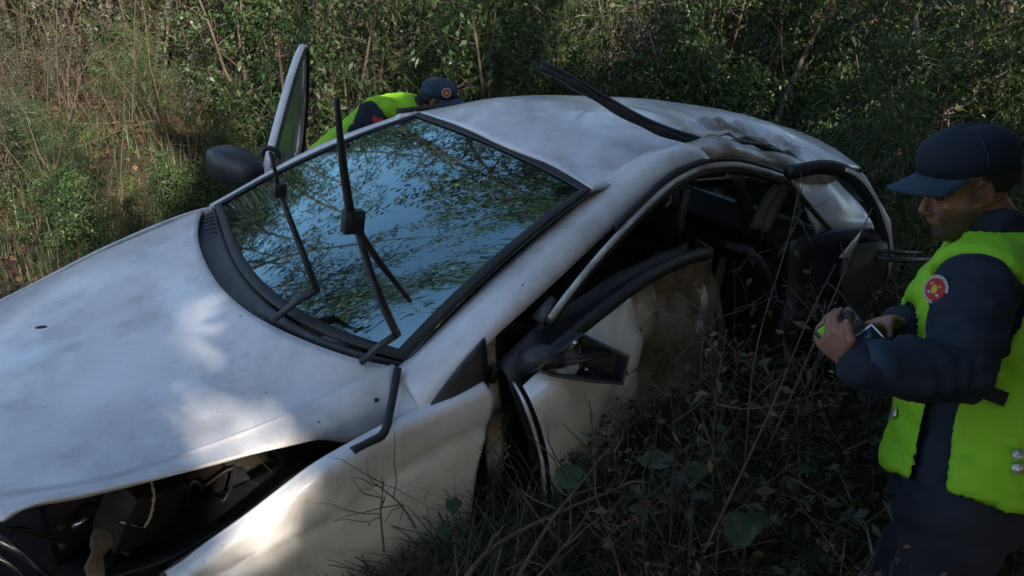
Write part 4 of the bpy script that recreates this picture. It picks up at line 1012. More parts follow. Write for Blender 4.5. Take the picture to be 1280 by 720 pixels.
# crown positions: each covers part of the hollow as seen from the sun
def shade_tree(target, dist, r, n, label):
    c = np.asarray(target)+sd*dist
    g = ground_z(c[0], c[1], False)
    unseen_shade_tree(c[0], c[1], c[2]-g+r*.75, r, c[2]-g, n, label)
TL = 'tall dense tree behind the photographer, out of the picture'
for (tx, ty, tz, dist, r, n) in ((.9, 1.6, .6, 13, 2.3, 15000), (1.8, 2.6, .8, 15, 2.4, 15000), (-.6, 1.5, .7, 15, 2.3, 15000), (0.4, 3.0, 1.0, 17, 2.5, 16000), (-2.0, 2.8, .8, 16.5, 2.4, 14000), (2.6, 4.4, 1.0, 18, 2.5, 14000), (-1.0, 4.8, 1.2, 19, 2.6, 13000), (3.8, 2.2, .6, 14, 2.2, 11000),
                                (1.2, 6.6, 1.6, 20, 2.6, 4500), (-4.2, 5.2, 1.0, 19, 2.5, 4500), (4.8, 6.2, 1.4, 20, 2.6, 7000), (-.2, -.2, .3, 12, 2.2, 10000), (1.6, .4, .6, 11, 2.0, 12000)):
    shade_tree((tx, ty, tz), dist, r, n, TL)
for (x, y, h, r, cz, n) in ((2.6, -1.6, 4.6, 1.5, 2.6, 9000), (4.6, .2, 5.0, 1.8, 2.8, 10000), (-.4, -3.4, 5.0, 1.7, 2.8, 9000), (-1.4, -2.6, 4.5, 1.5, 2.4, 7000), (4.6, -2.8, 6.0, 2.0, 3.6, 10000), (5.6, 2.6, 5.0, 1.6, 2.6, 8000), (2.4, -4.6, 7.0, 2.2, 4.6, 9000), (3.6, -3.4, 9, 2.4, 6.6, 11000), (6.0, -.2, 9, 2.6, 6.2, 11000), (6.4, 3.6, 9, 2.6, 6.0, 10000), (.9, -5.6, 9, 2.5, 6.6, 9000), (4.2, 1.6, 8.5, 1.9, 6.8, 9000), (2.7, 1.7, 7, 1.9, 5.0, 11000), (2.9, .5, 6.0, 1.9, 4.3, 12000), (3.1, -1.0, 7.5, 2.3, 5.2, 13000), (3.6, 3.4, 7.5, 2.3, 5.4, 12000), (2.6, .9, 7.5, 2.0, 6.0, 11000)):
    unseen_shade_tree(x, y, h, r, cz, n, 'leafy low tree added near the photographer for shade, out of the picture')  # unseen trees added to darken the car's near side and the right
# tall open trees rising behind the car, mirrored in the windscreen
TALL = [variant('tall_a', BARK, LEAF_B, h=12.5, trunk_r=.07, n_stem=1, n_branch=26, n_twig=7, n_leaf=9, lf_len=.16, lf_w=.07, spread=.24, start=.3, twig_len=.9, tilt=.1, stem_n=9, clump=.25, taper=.45),
        variant('tall_c', BARK, LEAF_B, h=13, trunk_r=.065, n_stem=1, n_branch=34, n_twig=8, n_leaf=12, lf_len=.17, lf_w=.075, spread=.20, start=.42, twig_len=.9, tilt=.06, stem_n=9, clump=.3, taper=.25),
        variant('tall_b', BARK, LEAF_A, h=11, trunk_r=.06, n_stem=2, n_branch=16, n_twig=7, n_leaf=9, lf_len=.14, lf_w=.06, spread=.26, start=.3, twig_len=.8, tilt=.22, stem_n=9, clump=.25, taper=.45)]
for (x, y, k, tx, ty, lab) in ((-.9, 6.9, 2, .22, -.04, 'tall forked tree behind the open far door'), (1.1, 8.2, 0, .14, -.05, 'tall dark tree behind the roof, leaning towards the car'), (-5.6, 6.0, 2, .08, .12, 'tall forked tree above the left bank'), (-2.2, 10.5, 0, .0, .0, 'tall dark tree deep in the thicket left of the bending man'), (3.4, 9.5, 2, .05, -.05, 'tall forked tree deep behind the tailgate'), (-5.2, 4.7, 1, .0, .10, 'tall straight tree leaning in over the hood from the left'), (-4.4, 2.4, 1, .0, .27, 'tall straight tree left of the car beyond the hood'), (-1.75, 7.0, 1, .04, .0, 'tall straight tree behind the open far door'), (.35, 7.3, 1, .06, -.03, 'tall straight tree behind the cap of the bending man')):
    plant('tall_open_tree', TALL[k], (x, y, ground_z(x, y)), rng.uniform(0, 6.28), 1.0, None, None, lab, 'tree', None, tilt=(tx, ty))

# grass, litter and creepers that nobody could count
def on_ground(P): return np.array([(x, y, ground_z(x, y)) for x, y in P])
def field(n, xr, yr, ok):
    P = np.stack([rng.uniform(*xr, n), rng.uniform(*yr, n)], 1)
    return np.array([p for p in P if ok(p[0], p[1])])
def seen(x, y): return in_view(x, y, 160) and car_clear(x, y, -.12)
g1 = on_ground(field(26000, (-6.5, 6), (3.2, 9), lambda x, y: seen(x, y) and noise.noise(Vector((x*.8, y*.8, 0))) > -.25))
V, F = blades(g1, rng.uniform(.12, .42, len(g1)), rng.uniform(.2, 1.5, len(g1)), rng.uniform(.005, .011, len(g1)))
o = add('grass', np_mesh('grass', V, F), GRASS, None, False); tag(o, 'green grass on the forest floor behind the car', 'grass', kind='stuff')
g2 = on_ground(field(20000, (-6.5, 6), (3.2, 8.5), lambda x, y: seen(x, y) and (noise.noise(Vector((x*.7+5, y*.7, 3))) > -.05 or (x < -1.5 and noise.noise(Vector((x*.9+5, y*.9, 3))) > -.3))))
V, F = blades(g2, rng.uniform(.10, .38, len(g2)), rng.uniform(.5, 2.2, len(g2)), rng.uniform(.003, .008, len(g2)))
o = add('dry_grass', np_mesh('dry_grass', V, F), DRYGRASS, None, False); tag(o, 'dead straw coloured grass on the bank behind the hood', 'grass', kind='stuff')
lp = on_ground(field(44000, (-7, 6), (.3, 9), lambda x, y: seen(x, y)))+np.array((0, 0, .012))
d = rng.normal(size=lp.shape)*np.array((1, 1, .25))
V, F = leaves(lp, d, rng.uniform(.03, .08, len(lp)), rng.uniform(.015, .04, len(lp)))
o = add('leaf_litter', np_mesh('litter', V, F), LEAF_DRY, None, False); tag(o, 'brown fallen leaves covering the forest floor', 'leaf litter', kind='stuff')
# near undergrowth between the camera and the crushed side
def near_ok(x, y):
    c = w2c((x, y, .1)); px, py, z = to_px((x, y, ground_z(x, y, False)+.15))
    return z > .75 and -.2 < c[0] < 5.2 and -2.4 < c[1] < -.93 and 330 < px < 1400
n1 = on_ground(field(60000, (-1.2, 4.5), (.5, 3.8), near_ok))
cn = np.array([w2c(p) for p in n1])
hmax = np.clip(.16+.24*(cn[:, 0]-.3), .14, .50)*np.clip((-cn[:, 1]-.75)/.30, .75, 1.1)
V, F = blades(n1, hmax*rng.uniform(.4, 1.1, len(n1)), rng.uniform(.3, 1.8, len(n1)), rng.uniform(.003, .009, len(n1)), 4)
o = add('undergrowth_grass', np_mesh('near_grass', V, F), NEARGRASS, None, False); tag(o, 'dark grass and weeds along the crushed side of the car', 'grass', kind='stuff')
n2 = n1[rng.integers(0, len(n1), 3500)]
V, F = blades(n2, rng.uniform(.2, .5, len(n2)), rng.uniform(.6, 2.5, len(n2)), rng.uniform(.003, .006, len(n2)), 4)
o = add('undergrowth_straw', np_mesh('near_straw', V, F), DRYGRASS, None, False); tag(o, 'dead stalks tangled along the crushed side of the car', 'grass', kind='stuff')
# weeds by the near side
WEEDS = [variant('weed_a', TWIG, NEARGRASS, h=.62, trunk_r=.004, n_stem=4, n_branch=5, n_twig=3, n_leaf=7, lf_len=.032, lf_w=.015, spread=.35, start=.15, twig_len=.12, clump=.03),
         variant('weed_b', TWIG, LEAF_C, h=.75, trunk_r=.004, n_stem=3, n_branch=6, n_twig=2, n_leaf=3, lf_len=.04, lf_w=.014, spread=.35, start=.3, twig_len=.16, clump=.03),
         variant('weed_c', TWIG, LEAF_DRY, h=.8, trunk_r=.0045, n_stem=3, n_branch=6, n_twig=3, n_leaf=2, lf_len=.024, lf_w=.010, spread=.4, start=.25, twig_len=.2, clump=.03)]
WW = ['leafy green weed', 'wispy grey green weed', 'dead brown weed']
for (x, y) in scatter(112, (-.6, 3.2), (.7, 3.4), .09, lambda x, y: near_ok(x, y) and car_clear(x, y, .02) and to_px((x, y, ground_z(x, y, False)+.2))[0] < 1285):
    c = w2c((x, y, 0)); px, py, z = to_px((x, y, ground_z(x, y)+.2)); k = int(rng.choice([0, 1, 2], p=[.45, .25, .3]))
    s = min(1.25, max(.3, .42+.48*(c[0]-.6)))*rng.uniform(.7, 1.2)*(.62 if px < 800 else 1)
    wl_ = 'below the fender' if px < 520 else 'in front of the door gap' if px < 690 else 'under the broken mirror' if px < 830 else 'against the crushed doors' if px < 960 else 'below the bowed rear door' if px < 1060 else 'at the feet of the capped man'
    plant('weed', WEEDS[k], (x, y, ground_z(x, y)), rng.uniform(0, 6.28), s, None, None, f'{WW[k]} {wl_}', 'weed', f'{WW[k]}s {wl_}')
# long bare stalks crossing in front of the crushed side
def stalk(pts, r, label, mat=TWIG, tw=5):
    P = [W(*p) for p in pts]; base = P[0].copy(); g = ground_z(base[0], base[1])
    e = empty('bare_stalk', (base[0], base[1], g)); tag(e, label, 'stalk')
    o_ = np.array((base[0], base[1], g)); P = [np.array((0, 0, -.05))]+[p-o_ for p in P[1:]] if abs(base[2]-g) < .25 else [p-o_ for p in P]
    c = curve(P, 18); m = MB(); m.tube(c, [r*(1-.035*i) for i in range(18)], 5); m.build('stem', mat, e)
    for i in range(tw):
        m = MB(); q = crom(c, rng.uniform(.3, .95)); m.tube(bend(q, unit(rng.normal(size=3))+np.array((0, 0, .5)), rng.uniform(.05, .16), 4, .25), [r*.5, r*.45, r*.4, r*.3, r*.15], 4); m.build('twig', mat, e)
stalk([(560, 760, 1.35), (610, 690, 1.42), (700, 640, 1.55), (800, 600, 1.7)], .006, 'long pale stalk arching right below the door gap', DRYGRASS if False else TWIG)
stalk([(640, 735, 1.3), (690, 650, 1.4), (730, 600, 1.5), (760, 560, 1.6)], .004, 'straight pale stalk leaning right under the broken mirror')
stalk([(655, 740, 1.25), (700, 690, 1.3), (742, 632, 1.38)], .003, 'short stalk fork below the torn front door')
stalk([(780, 740, 1.35), (768, 690, 1.4), (748, 632, 1.45)], .0025, 'thin upright stalk below the broken mirror')
stalk([(960, 560, 2.0), (1000, 470, 2.0), (1060, 330, 2.05), (1090, 260, 2.1)], .004, 'tall thin stem rising in front of the rear door')
stalk([(930, 590, 1.9), (945, 440, 1.95), (985, 300, 2.0), (1002, 215, 2.0)], .003, 'slim vine climbing before the rear window frame')
stalk([(745, 620, 1.75), (742, 560, 1.8), (737, 500, 1.8)], .003, 'dark twig standing against the white front door')
stalk([(480, 690, 1.5), (476, 640, 1.5), (480, 600, 1.52)], .0025, 'thin dead twigs against the white fender', tw=9)
stalk([(520, 660, 1.5), (500, 630, 1.5), (470, 605, 1.5)], .003, 'bent twig reaching left over the fender')
stalk([(880, 690, 1.6), (960, 520, 1.7), (1010, 400, 1.75), (1045, 330, 1.8)], .003, 'leaning vine between the rear door and the device')
stalk([(1280, 330, 1.25), (1200, 350, 1.3), (1120, 400, 1.35), (1060, 440, 1.4)], .0018, 'hair thin twig crossing in front of the sleeve', tw=3) if False else None
# broad leaved seedlings
def broad(px, py, z, size, az, label, nleaf=2, mat=LEAF_C):
    p = W(px, py, z); g = ground_z(p[0], p[1]); e = empty('seedling', (p[0], p[1], g)); tag(e, label, 'seedling')
    h = p[2]-g
    m = MB(); m.tube([(0, 0, -.03), (.01, 0, h*.5), (0, 0, h)], [.004, .003, .002], 5); m.build('stem', TWIG, e)
    for i in range(nleaf):
        a = az+i*2.4; L_ = size*(1-.2*i); V = []; F = []
        for s in range(7):
            t = s/6; w = L_*.34*math.sin(math.pi*min(1, t*.93+.04))**.8
            for j in (-1, -.5, 0, .5, 1): V.append((L_*t*math.cos(a)-w*j*math.sin(a), L_*t*math.sin(a)+w*j*math.cos(a), h-i*.035-.10*L_*t+.25*L_*t*(1-t)+.10*abs(j)*w+.008*math.sin(t*17+j*3)))
        for s in range(6):
            for j in range(4): F.append((s*5+j, s*5+j+1, s*5+j+6, s*5+j+5))
        me = bpy.data.meshes.new('leaf'); me.from_pydata(V, [], F); me.update(); add('leaf', me, mat, e)
broad(842, 574, 1.75, .085, 3.1, 'broad pale leaf standing out below the crushed front door', 2)
broad(868, 600, 1.72, .09, 1.2, 'long green leaf drooping beside the broad pale one', 1, LEAF_B)
broad(865, 622, 1.7, .05, .3, 'small round pale leaf low under the crushed doors', 1)
broad(935, 640, 1.7, .12, 4.2, 'large bright green hanging leaf near the trouser leg', 2, GRASS)
broad(905, 540, 1.85, .05, 2.0, 'tiny pale leaf pair before the dark door cavity', 2)
broad(1000, 590, 1.9, .06, 0.5, 'small green leaves at the foot of the rear door', 3, LEAF_B)
broad(565, 640, 1.5, .05, 1.5, 'dark green leaf rosette before the fender rear edge', 5, LEAF_B)
broad(712, 580, 1.7, .09, 4.6, 'narrow dark leaf against the white door bottom', 1, LEAF_B)
# cut branches and dead stems lying on the bank
for i, (px, py, z, ln, az, lab) in enumerate(((30, 105, 6.0, 1.3, .4, 'dead branch lying across the dark hollow in the bank'), (80, 130, 5.8, 1.0, 2.8, 'broken branch below the dark hollow in the bank'), (75, 150, 5.6, .7, .9, 'short reddish stick on the bank above the hood'), (40, 330, 4.6, .7, 2.2, 'pale curved stick beside the hood on the grass'), (200, 250, 4.9, .8, 1.0, 'dry stick on the ground left of the mirror'), (15, 170, 5.4, .8, 3.6, 'weathered stick at the left edge of the bank'), (240, 205, 5.2, .9, .2, 'dead twig behind the far mirror'))):
    p = W(px, py, z); g = ground_z(p[0], p[1]); e = empty('fallen_branch', (p[0], p[1], g+.04)); tag(e, lab, 'branch')
    st = bend((0, 0, .02), (math.cos(az), math.sin(az), .18), ln, 7, .16); m = MB(); m.tube(st, [.014*(1-.1*j) for j in range(8)], 6); m.build('limb', TWIG, e)
    for k in range(4):
        m = MB(); m.tube(bend(crom(st, rng.uniform(.3, .9)), rng.normal(size=3)+np.array((0, 0, .7)), rng.uniform(.15, .4), 4, .2), [.006, .005, .004, .003, .002], 4); m.build('twig', TWIG, e)

# brushwood: thin stems and dead stalks filling the thicket
def brushwood():
    m = MB()
    for (x, y) in field(620, (-7, 8), (4.6, 11), lambda x, y: in_view(x, y) and car_clear(x, y, .3)):
        g = ground_z(x, y); h = rng.uniform(.5, 2.6); r = rng.uniform(.0025, .007)
        st = bend((x, y, g-.05), (rng.normal()*.2, rng.normal()*.2, 1), h, 6, .13)
        m.tube(st, [r*(1-.12*i) for i in range(7)], 4, cap=False)
        for k in range(3): m.tube(bend(crom(st, rng.uniform(.3, .9)), (rng.normal(), rng.normal(), .8), h*rng.uniform(.15, .4), 4, .2), [r*.5, r*.4, r*.35, r*.25, r*.15], 3, cap=False)
    o = m.build('brushwood', TWIG); tag(o, 'tangle of thin dead stems through the thicket behind the car', 'brushwood', kind='stuff')
brushwood()

# ------------------------------------------------------------------ people
from mathutils.bvhtree import BVHTree
def V3(a): return Vector(tuple(map(float, a)))
def nrm(a): a = np.asarray(a, float); return a/np.linalg.norm(a)
def loft(m, secs, n=20, p=.85):
    V = []; F = []
    for (c, lat, dep) in secs:
        for k in range(n):
            th = 2*math.pi*k/n; a, b = math.cos(th), math.sin(th)
            V.append(np.asarray(c)+np.asarray(lat)*math.copysign(abs(a)**p, a)+np.asarray(dep)*math.copysign(abs(b)**p, b))
    for i in range(len(secs)-1):
        for k in range(n): F.append((i*n+k, i*n+(k+1) % n, (i+1)*n+(k+1) % n, (i+1)*n+k))
    F.append(tuple(range(n))[::-1]); F.append(tuple((len(secs)-1)*n+k for k in range(n)))
    m.add(V, F)
def limb(m, pts, rad, n=12):
    m.tube([V3(p) for p in pts], rad, n)
    m.ell(V3(pts[0]), (rad[0],)*3, n=10, m=6); m.ell(V3(pts[-1]), (rad[-1],)*3, n=10, m=6)
def remesh(m, voxel, smooth=3, base=(0, 0, 0)):
    me = m.mesh('tmp'); bm = bmesh.new(); bm.from_mesh(me); bmesh.ops.recalc_face_normals(bm, faces=bm.faces); bm.to_mesh(me); bm.free()
    o = bpy.data.objects.new('tmp', me); COL.objects.link(o)
    r = o.modifiers.new('r', 'REMESH'); r.mode = 'VOXEL'; r.voxel_size = voxel
    s = o.modifiers.new('s', 'SMOOTH'); s.factor = .5; s.iterations = smooth
    dg = bpy.context.evaluated_depsgraph_get(); dg.update()
    out = bpy.data.meshes.new_from_object(o.evaluated_get(dg))
    bpy.data.objects.remove(o, do_unlink=True)
    out.transform(Matrix.Translation(-V3(base)))
    return out
def wrinkle(me, amp, freq, base, stretch=(1, 1, 1), limbs=(), fold=0.0):
    n = len(me.vertices); co = np.empty(n*3); me.vertices.foreach_get('co', co); no = np.empty(n*3); me.vertices.foreach_get('normal', no)
    co = co.reshape(-1, 3); no = no.reshape(-1, 3)
    best = np.full(n, .13); par = np.zeros(n)
    off = 0.0
    for (a, b) in limbs:
        a = np.asarray(a)-base; b = np.asarray(b)-base; ab = b-a; ln = np.linalg.norm(ab)
        t = np.clip((co-a)@ab/(ln*ln), 0, 1); d = np.linalg.norm(co-a-t[:, None]*ab, axis=1)
        k = d < best; best[k] = d[k]; par[k] = (off+t[k]*ln); off += ln+.7
    for i in range(n):
        c = Vector(co[i]); q = Vector((c.x*stretch[0], c.y*stretch[1], c.z*stretch[2]))*freq
        d = amp*(1-2*abs(noise.noise(q))+.5*noise.noise(q*2.3))
        if fold and par[i] > 0:
            w = noise.noise(Vector((par[i]*26+2.5*noise.noise(c*9), noise.noise(c*6)*1.2, 3.3)))
            d += fold*((1-2.6*abs(w)) if abs(w) < .38 else 0)*(.5+.8*abs(noise.noise(c*7)))
        co[i] += no[i]*d
    me.vertices.foreach_set('co', co.ravel()); me.update()
HS = .95
def head_parts(m, c, f, u, l):
    """skull and face lofted from chin to crown around head centre c; f forward, u up, l left"""
    R = Matrix((f, l, u)).transposed()
    V = []; F = []; n = 28
    secs = [(-.120, .074, .036, .016), (-.112, .084, .010, .030), (-.100, .089, -.010, .039), (-.086, .088, -.030, .046), (-.072, .085, -.048, .052), (-.058, .089, -.062, .057), (-.044, .086, -.074, .061), (-.025, .083, -.084, .066), (-.006, .079, -.090, .070), (.008, .083, -.093, .072), (.020, .090, -.095, .074), (.036, .091, -.097, .0755), (.060, .086, -.095, .0755), (.088, .067, -.082, .066), (.108, .042, -.060, .048), (.120, .012, -.032, .020)]
    for (h, fr, bk, w) in secs:
        for k in range(n):
            t = 2*math.pi*k/n; a, b = math.cos(t), math.sin(t)
            x = (fr+bk)/2+(fr-bk)/2*math.copysign(abs(a)**.92, a); y = w*math.copysign(abs(b)**.85, b)*(1-.22*max(0, a)**2)
            V.append(V3(c+HS*(f*x+l*y+u*h)))
    for i in range(len(secs)-1):
        for k in range(n): F.append((i*n+k, i*n+(k+1) % n, (i+1)*n+(k+1) % n, (i+1)*n+k))
    F.append(tuple(range(n))[::-1]); F.append(tuple((len(secs)-1)*n+k for k in range(n)))
    m.add(V, F)
    P = lambda x, y, z: V3(c+HS*(f*x+l*y+u*z))
    e = lambda off, r, nn=12, k=8: m.ell(P(*off), tuple(HS*q for q in r), R, nn, k)
    m.tube([P(.084, 0, .012), P(.092, 0, -.006), P(.103, 0, -.026), P(.108, 0, -.036)], [.0075, .0075, .0085, .0085], 8); e((.104, 0, -.037), (.0085, .009, .008))
    e((.088, 0, -.053), (.009, .023, .0055)); e((.086, 0, -.064), (.009, .020, .006))
    for s in (1, -1):
        e((.095, s*.010, -.040), (.008, .007, .006)); e((.058, s*.040, -.026), (.018, .012, .012)); e((.078, s*.028, .017), (.012, .022, .007))
        e((.072, s*.030, -.003), (.009, .013, .008))
        m.tube([P(-.012, s*.070, -.034), P(-.014, s*.076, -.012), P(-.012, s*.080, .012), P(.000, s*.079, .022), P(.008, s*.074, .012)], [.006, .007, .006, .0055, .005], 7); e((-.004, s*.072, -.006), (.013, .007, .024)); e((.002, s*.073, -.030), (.007, .005, .009))
def hand(m, wrist, palm_dir, palm_n, curl, spread=.16, thumb=None, left=1, size=1.0):
    """palm and five separate fingers; palm_dir wrist->knuckles, palm_n out of the back of the hand, curl per joint (rad)"""
    d = nrm(palm_dir); nn = nrm(palm_n-d*np.dot(palm_n, d)); s = np.cross(d, nn)*left
    kn = wrist+d*.088*size
    loft(m, [(wrist-d*.01, s*.026*size, nn*.019*size), (wrist+d*.03*size, s*.036*size, nn*.017*size), (wrist+d*.07*size, s*.041*size, nn*.014*size), (kn, s*.038*size, nn*.011*size)], 14, .8)
    for i, ln in enumerate((.074, .082, .077, .060)):
        q = kn+s*(.030-.020*i)*size-d*.004; dd = nrm(d+s*spread*(1.2-i*.8)); pts = [q-d*.02, q]
        ax = np.cross(dd, nn)
        for k, fr in enumerate((.45, .31, .24)):
            a = curl[i]*(1.0, 1.15, .8)[k]
            dd = nrm(dd*math.cos(a)-nn*math.sin(a)*1.0); nn2 = np.cross(ax, dd); 
            q = q+dd*ln*fr*size; pts.append(q)
        limb(m, pts, [.0095*size, .0092*size, .0085*size, .0078*size, .0066*size], 8)
    t0 = wrist+d*.028*size+s*.030*size
    if thumb is None: thumb = [t0+s*.03+d*.02, t0+s*.04+d*.05]
    limb(m, [t0-s*.012, t0]+list(thumb), [.014*size, .0135*size]+[.0115*size, .0095*size, .008*size][:len(thumb)], 8)
def cap_parts(parent, c, f, u, l, base, cloth=None):
    m = MB(); n = 24; V = []; F = []
    rings = [(-.012, 1.0), (.022, 1.0), (.048, .945), (.068, .80), (.082, .55), (.089, .25), (.090, .02)]
    u0, f0_, l0 = u, f, l; u, f, l = u*HS, f*HS, l*HS
    for (z, k) in rings:
        for i in range(n):
            t = 2*math.pi*i/n; V.append(V3(c-base+u*(z+.048+.012*math.cos(t)*(1-z*6))+f*(.108*k*math.cos(t)-.010)+l*.089*k*math.sin(t)))
    for i in range(len(rings)-1):
        for k in range(n): F.append((i*n+k, i*n+(k+1) % n, (i+1)*n+(k+1) % n, (i+1)*n+k))
    m.add(V, F); o = m.build('cap', cloth or NAVY, parent); s_ = o.modifiers.new('s', 'SOLIDIFY'); s_.thickness = .004
    m = MB(); V = []; F = []; nn = 14
    for i in range(nn+1):
        t = (i/nn-.5)*math.radians(136)
        for k in range(6):
            r = k/5; fx = .096*math.cos(t)+r*.085*(math.cos(t)**.6); ly = .089*math.sin(t)*(1-.10*r)
            V.append(V3(c-base+f*(fx-.008)+l*ly+u*(.048+.010*math.cos(t)-.012*r-.50*ly*ly/.089*(.35+.65*r))))
    for i in range(nn):
        for k in range(5): F.append((i*6+k, i*6+k+1, (i+1)*6+k+1, (i+1)*6+k))
    m.add(V, F); b = m.build('cap_brim', NAVY_LIGHT, o); s_ = b.modifiers.new('s', 'SOLIDIFY'); s_.thickness = .005
    m = MB(); m.ell(V3(c-base+u*.138-f*.010), (.009, .009, .006), n=8, m=6); m.build('cap_button', NAVY, o)
    for a in range(0, 180, 60):                                             # panel seams
        m = MB(); pts = []
        for t in np.linspace(0, math.pi, 21):
            k = abs(math.cos(t)); z = .091*math.sin(t)**.62
            ca, sa_ = math.cos(math.radians(a+30)), math.sin(math.radians(a+30)); sg = math.copysign(1, math.cos(t))
            pts.append(V3(c-base+u*(z+.049)+f*(.1095*k*sg*ca-.010)+l*.0905*k*sg*sa_))
        m.tube(pts, .0016, 4); m.build('cap_seam', NAVY_LIGHT, o)
    return o
def sticker(bvh, px, py, base, builder, lift=.004):
    """find the cloth surface under a photo pixel and return its frame there"""
    o = V3(cam.location); d = (V3(W(px, py, 1.0))-o).normalized()
    loc, no, _, _ = bvh.ray_cast(o-V3(base), d, 10)
    if loc is None: return None
    if no.dot(d) > 0: no = -no
    z = no; x = Vector((0, 0, 1)).cross(z).normalized(); y = z.cross(x)
    return loc+no*lift, x, y, z
def disc(name, fr, r, mat, parent, lift=0, squash=1.0, n=24, off=(0, 0)):
    c, x, y, z = fr; m = MB(); c = c+x*off[0]+y*off[1]
    V = [c+z*lift+(x*math.cos(2*math.pi*k/n)*r+y*math.sin(2*math.pi*k/n)*r*squash) for k in range(n)]
    V2 = [v-z*.0025 for v in V]
    m.add(V+V2, [tuple(range(n)), tuple(range(2*n-1, n-1, -1))]+[(k, k+n, (k+1) % n+n, (k+1) % n) for k in range(n)])
    return m.build(name, mat, parent, smooth=False)
def round_badge(fr, r, parent):
    b = disc('badge', fr, r, BADGEWHITE, parent)
    disc('badge_field', fr, r*.80, RED, b, .0015)
    disc('badge_emblem', fr, r*.26, YELLOW, b, .003, 1.3, 6)
    for a in (40, 140, 220, 320):
        disc('badge_mark', fr, r*.13, YELLOW if a < 180 else BADGEWHITE, b, .003, .8, 5, (r*.48*math.cos(math.radians(a)), r*.48*math.sin(math.radians(a))))
    m = MB(); c, x, y, z = fr
    for k in range(26):
        a = 2*math.pi*k/26; q = c+z*.0018+(x*math.cos(a)+y*math.sin(a))*r*.90
        m.tube([q-x*.0009, q+x*.0009], .0009*1.2, 4)
    o = m.build('badge_lettering', RED, b); tag(o, kind='stuff')
def person(label, J, f_body, l_body, head_f, head_u, hands, vest_hem, sleeves=1.0, side_gap=True, arm_r=(.066, .060, .050, .041), vox=(.0046, .008), cap_cloth=None):
    base = np.array((*J['base'][:2], ground_z(*J['base'][:2]))); root = empty('person', base); tag(root, label, 'person')
    f, l = nrm(f_body), nrm(l_body)
    hu = nrm(head_u); hf = nrm(np.asarray(head_f)-hu*np.dot(head_f, hu)); hl = np.cross(hu, hf)
    pel, chest, neck, head = J['pelvis'], J['chest'], J['neck'], J['head']
    ax = nrm(neck-pel)
    fw = nrm(f-ax*np.dot(f, ax)); lw = np.cross(ax, fw)
    def torso(m, g):
        secs = []
        for t, rx, ry, o in ((-.12, .150, .105, 0), (0, .165, .118, 0), (.18, .155, .112, 0), (.42, .160, .118, .01), (.66, .178, .128, .012), (.84, .172, .112, .0), (.95, .120, .085, -.005), (1.04, .062, .062, 0)):
            c = bl(pel, chest, t/.6) if t < .6 else bl(chest, neck, (t-.6)/.4)
            secs.append((c+fw*o, lw*(rx+g), fw*(ry+g)))
        loft(m, secs, 24, .82)
    body = MB(); torso(body, -.012)
    limb(body, [bl(neck, head, -.15), bl(neck, head, .35)-hf*.01, head-hf*.012-hu*.03], [.064, .056, .054])
    head_parts(body, head, hf, hu, hl)
    for s in ('l', 'r'):
        sh, el, wr = J['sh_'+s], J['el_'+s], J['wr_'+s]
        limb(body, [sh, bl(sh, el, .5), el, bl(el, wr, .35), wr], [.056, .050, .042, .041, .027])
        hp, kn, an = J['hip_'+s], J['kn_'+s], J['an_'+s]
        limb(body, [hp, bl(hp, kn, .5), kn, bl(kn, an, .3), an], [.085, .075, .054, .055, .036])
        if s in hands: hand(body, wr, **hands[s])
        limb(body, [an-np.array((0, 0, .03)), an+f*.10-np.array((0, 0, .055))], [.034, .03])
    bo = add('body', remesh(body, vox[0], 2, base), SKIN, root)
    at_ = bo.data.attributes.new('stubble', 'FLOAT', 'POINT'); cc = np.empty(len(bo.data.vertices)*3); bo.data.vertices.foreach_get('co', cc); rel = (cc.reshape(-1, 3)+base-head)/HS
    hx, hz, hy = rel@hf, rel@hu, np.abs(rel@hl)
    st = np.clip((-.028-hz)/.02, 0, 1)*np.clip((hx+.005)/.02, 0, 1)*(hz > -.15)*(hy < .09)*(hx < .13); st[(np.abs(hz+.059) < .011) & (hy < .022)] = 0
    st = np.maximum(st, np.clip((.03-np.abs(hx-.012))/.02, 0, 1)*(hz > -.03)*(hz < .03)*(hy > .05)*.9)
    at_.data.foreach_set('value', st.astype(np.float32)*1.5)
    # clothing
    jk = MB(); torso(jk, .022)
    loft(jk, [(bl(neck, head, -.1), lw*.085, fw*.085), (bl(neck, head, .30), lw*.076, fw*.078), (bl(neck, head, .52)-hf*.012, lw*.073, fw*.074)], 16, .9)
    for s in ('l', 'r'):
        sh, el, wr = J['sh_'+s], J['el_'+s], J['wr_'+s]; a = np.array(arm_r)*sleeves
        wd = nrm(wr-el)
        limb(jk, [bl(sh, neck, .25), sh, bl(sh, el, .5), el, bl(el, wr, .45), wr-wd*.012], [a[0]*.95, a[0]*1.05, a[1]*1.08, a[1], a[2]*1.05, a[3]])
    jm = remesh(jk, vox[1], 4, base); wrinkle(jm, .007*sleeves, 8.0, base, (1, 1, 1.7), [(J['sh_'+s], J['el_'+s]) for s in 'lr']+[(J['el_'+s], J['wr_'+s]) for s in 'lr'], .012); wrinkle(jm, .003, 21.0, base, (1, 1, 1.5))
    jo = add('jacket', jm, NAVY, root)
    for s in ('l', 'r'):
        el, wr = J['el_'+s], J['wr_'+s]; wd = nrm(wr-el); c0 = wr-wd*.055-base; m = MB()
        m.tube([V3(c0), V3(c0+wd*.03), V3(c0+wd*.055)], [arm_r[3]*1.25*sleeves, arm_r[3]*1.24*sleeves, arm_r[3]*1.18*sleeves], 18, cap=False); o = m.build('cuff', NAVY_LIGHT, jo); o.modifiers.new('s', 'SOLIDIFY').thickness = .008
    tr = MB()
    loft(tr, [(bl(pel, chest, .15), lw*.168, fw*.125), (pel, lw*.180, fw*.135), (pel-ax*.10, lw*.178, fw*.135)], 20, .85)
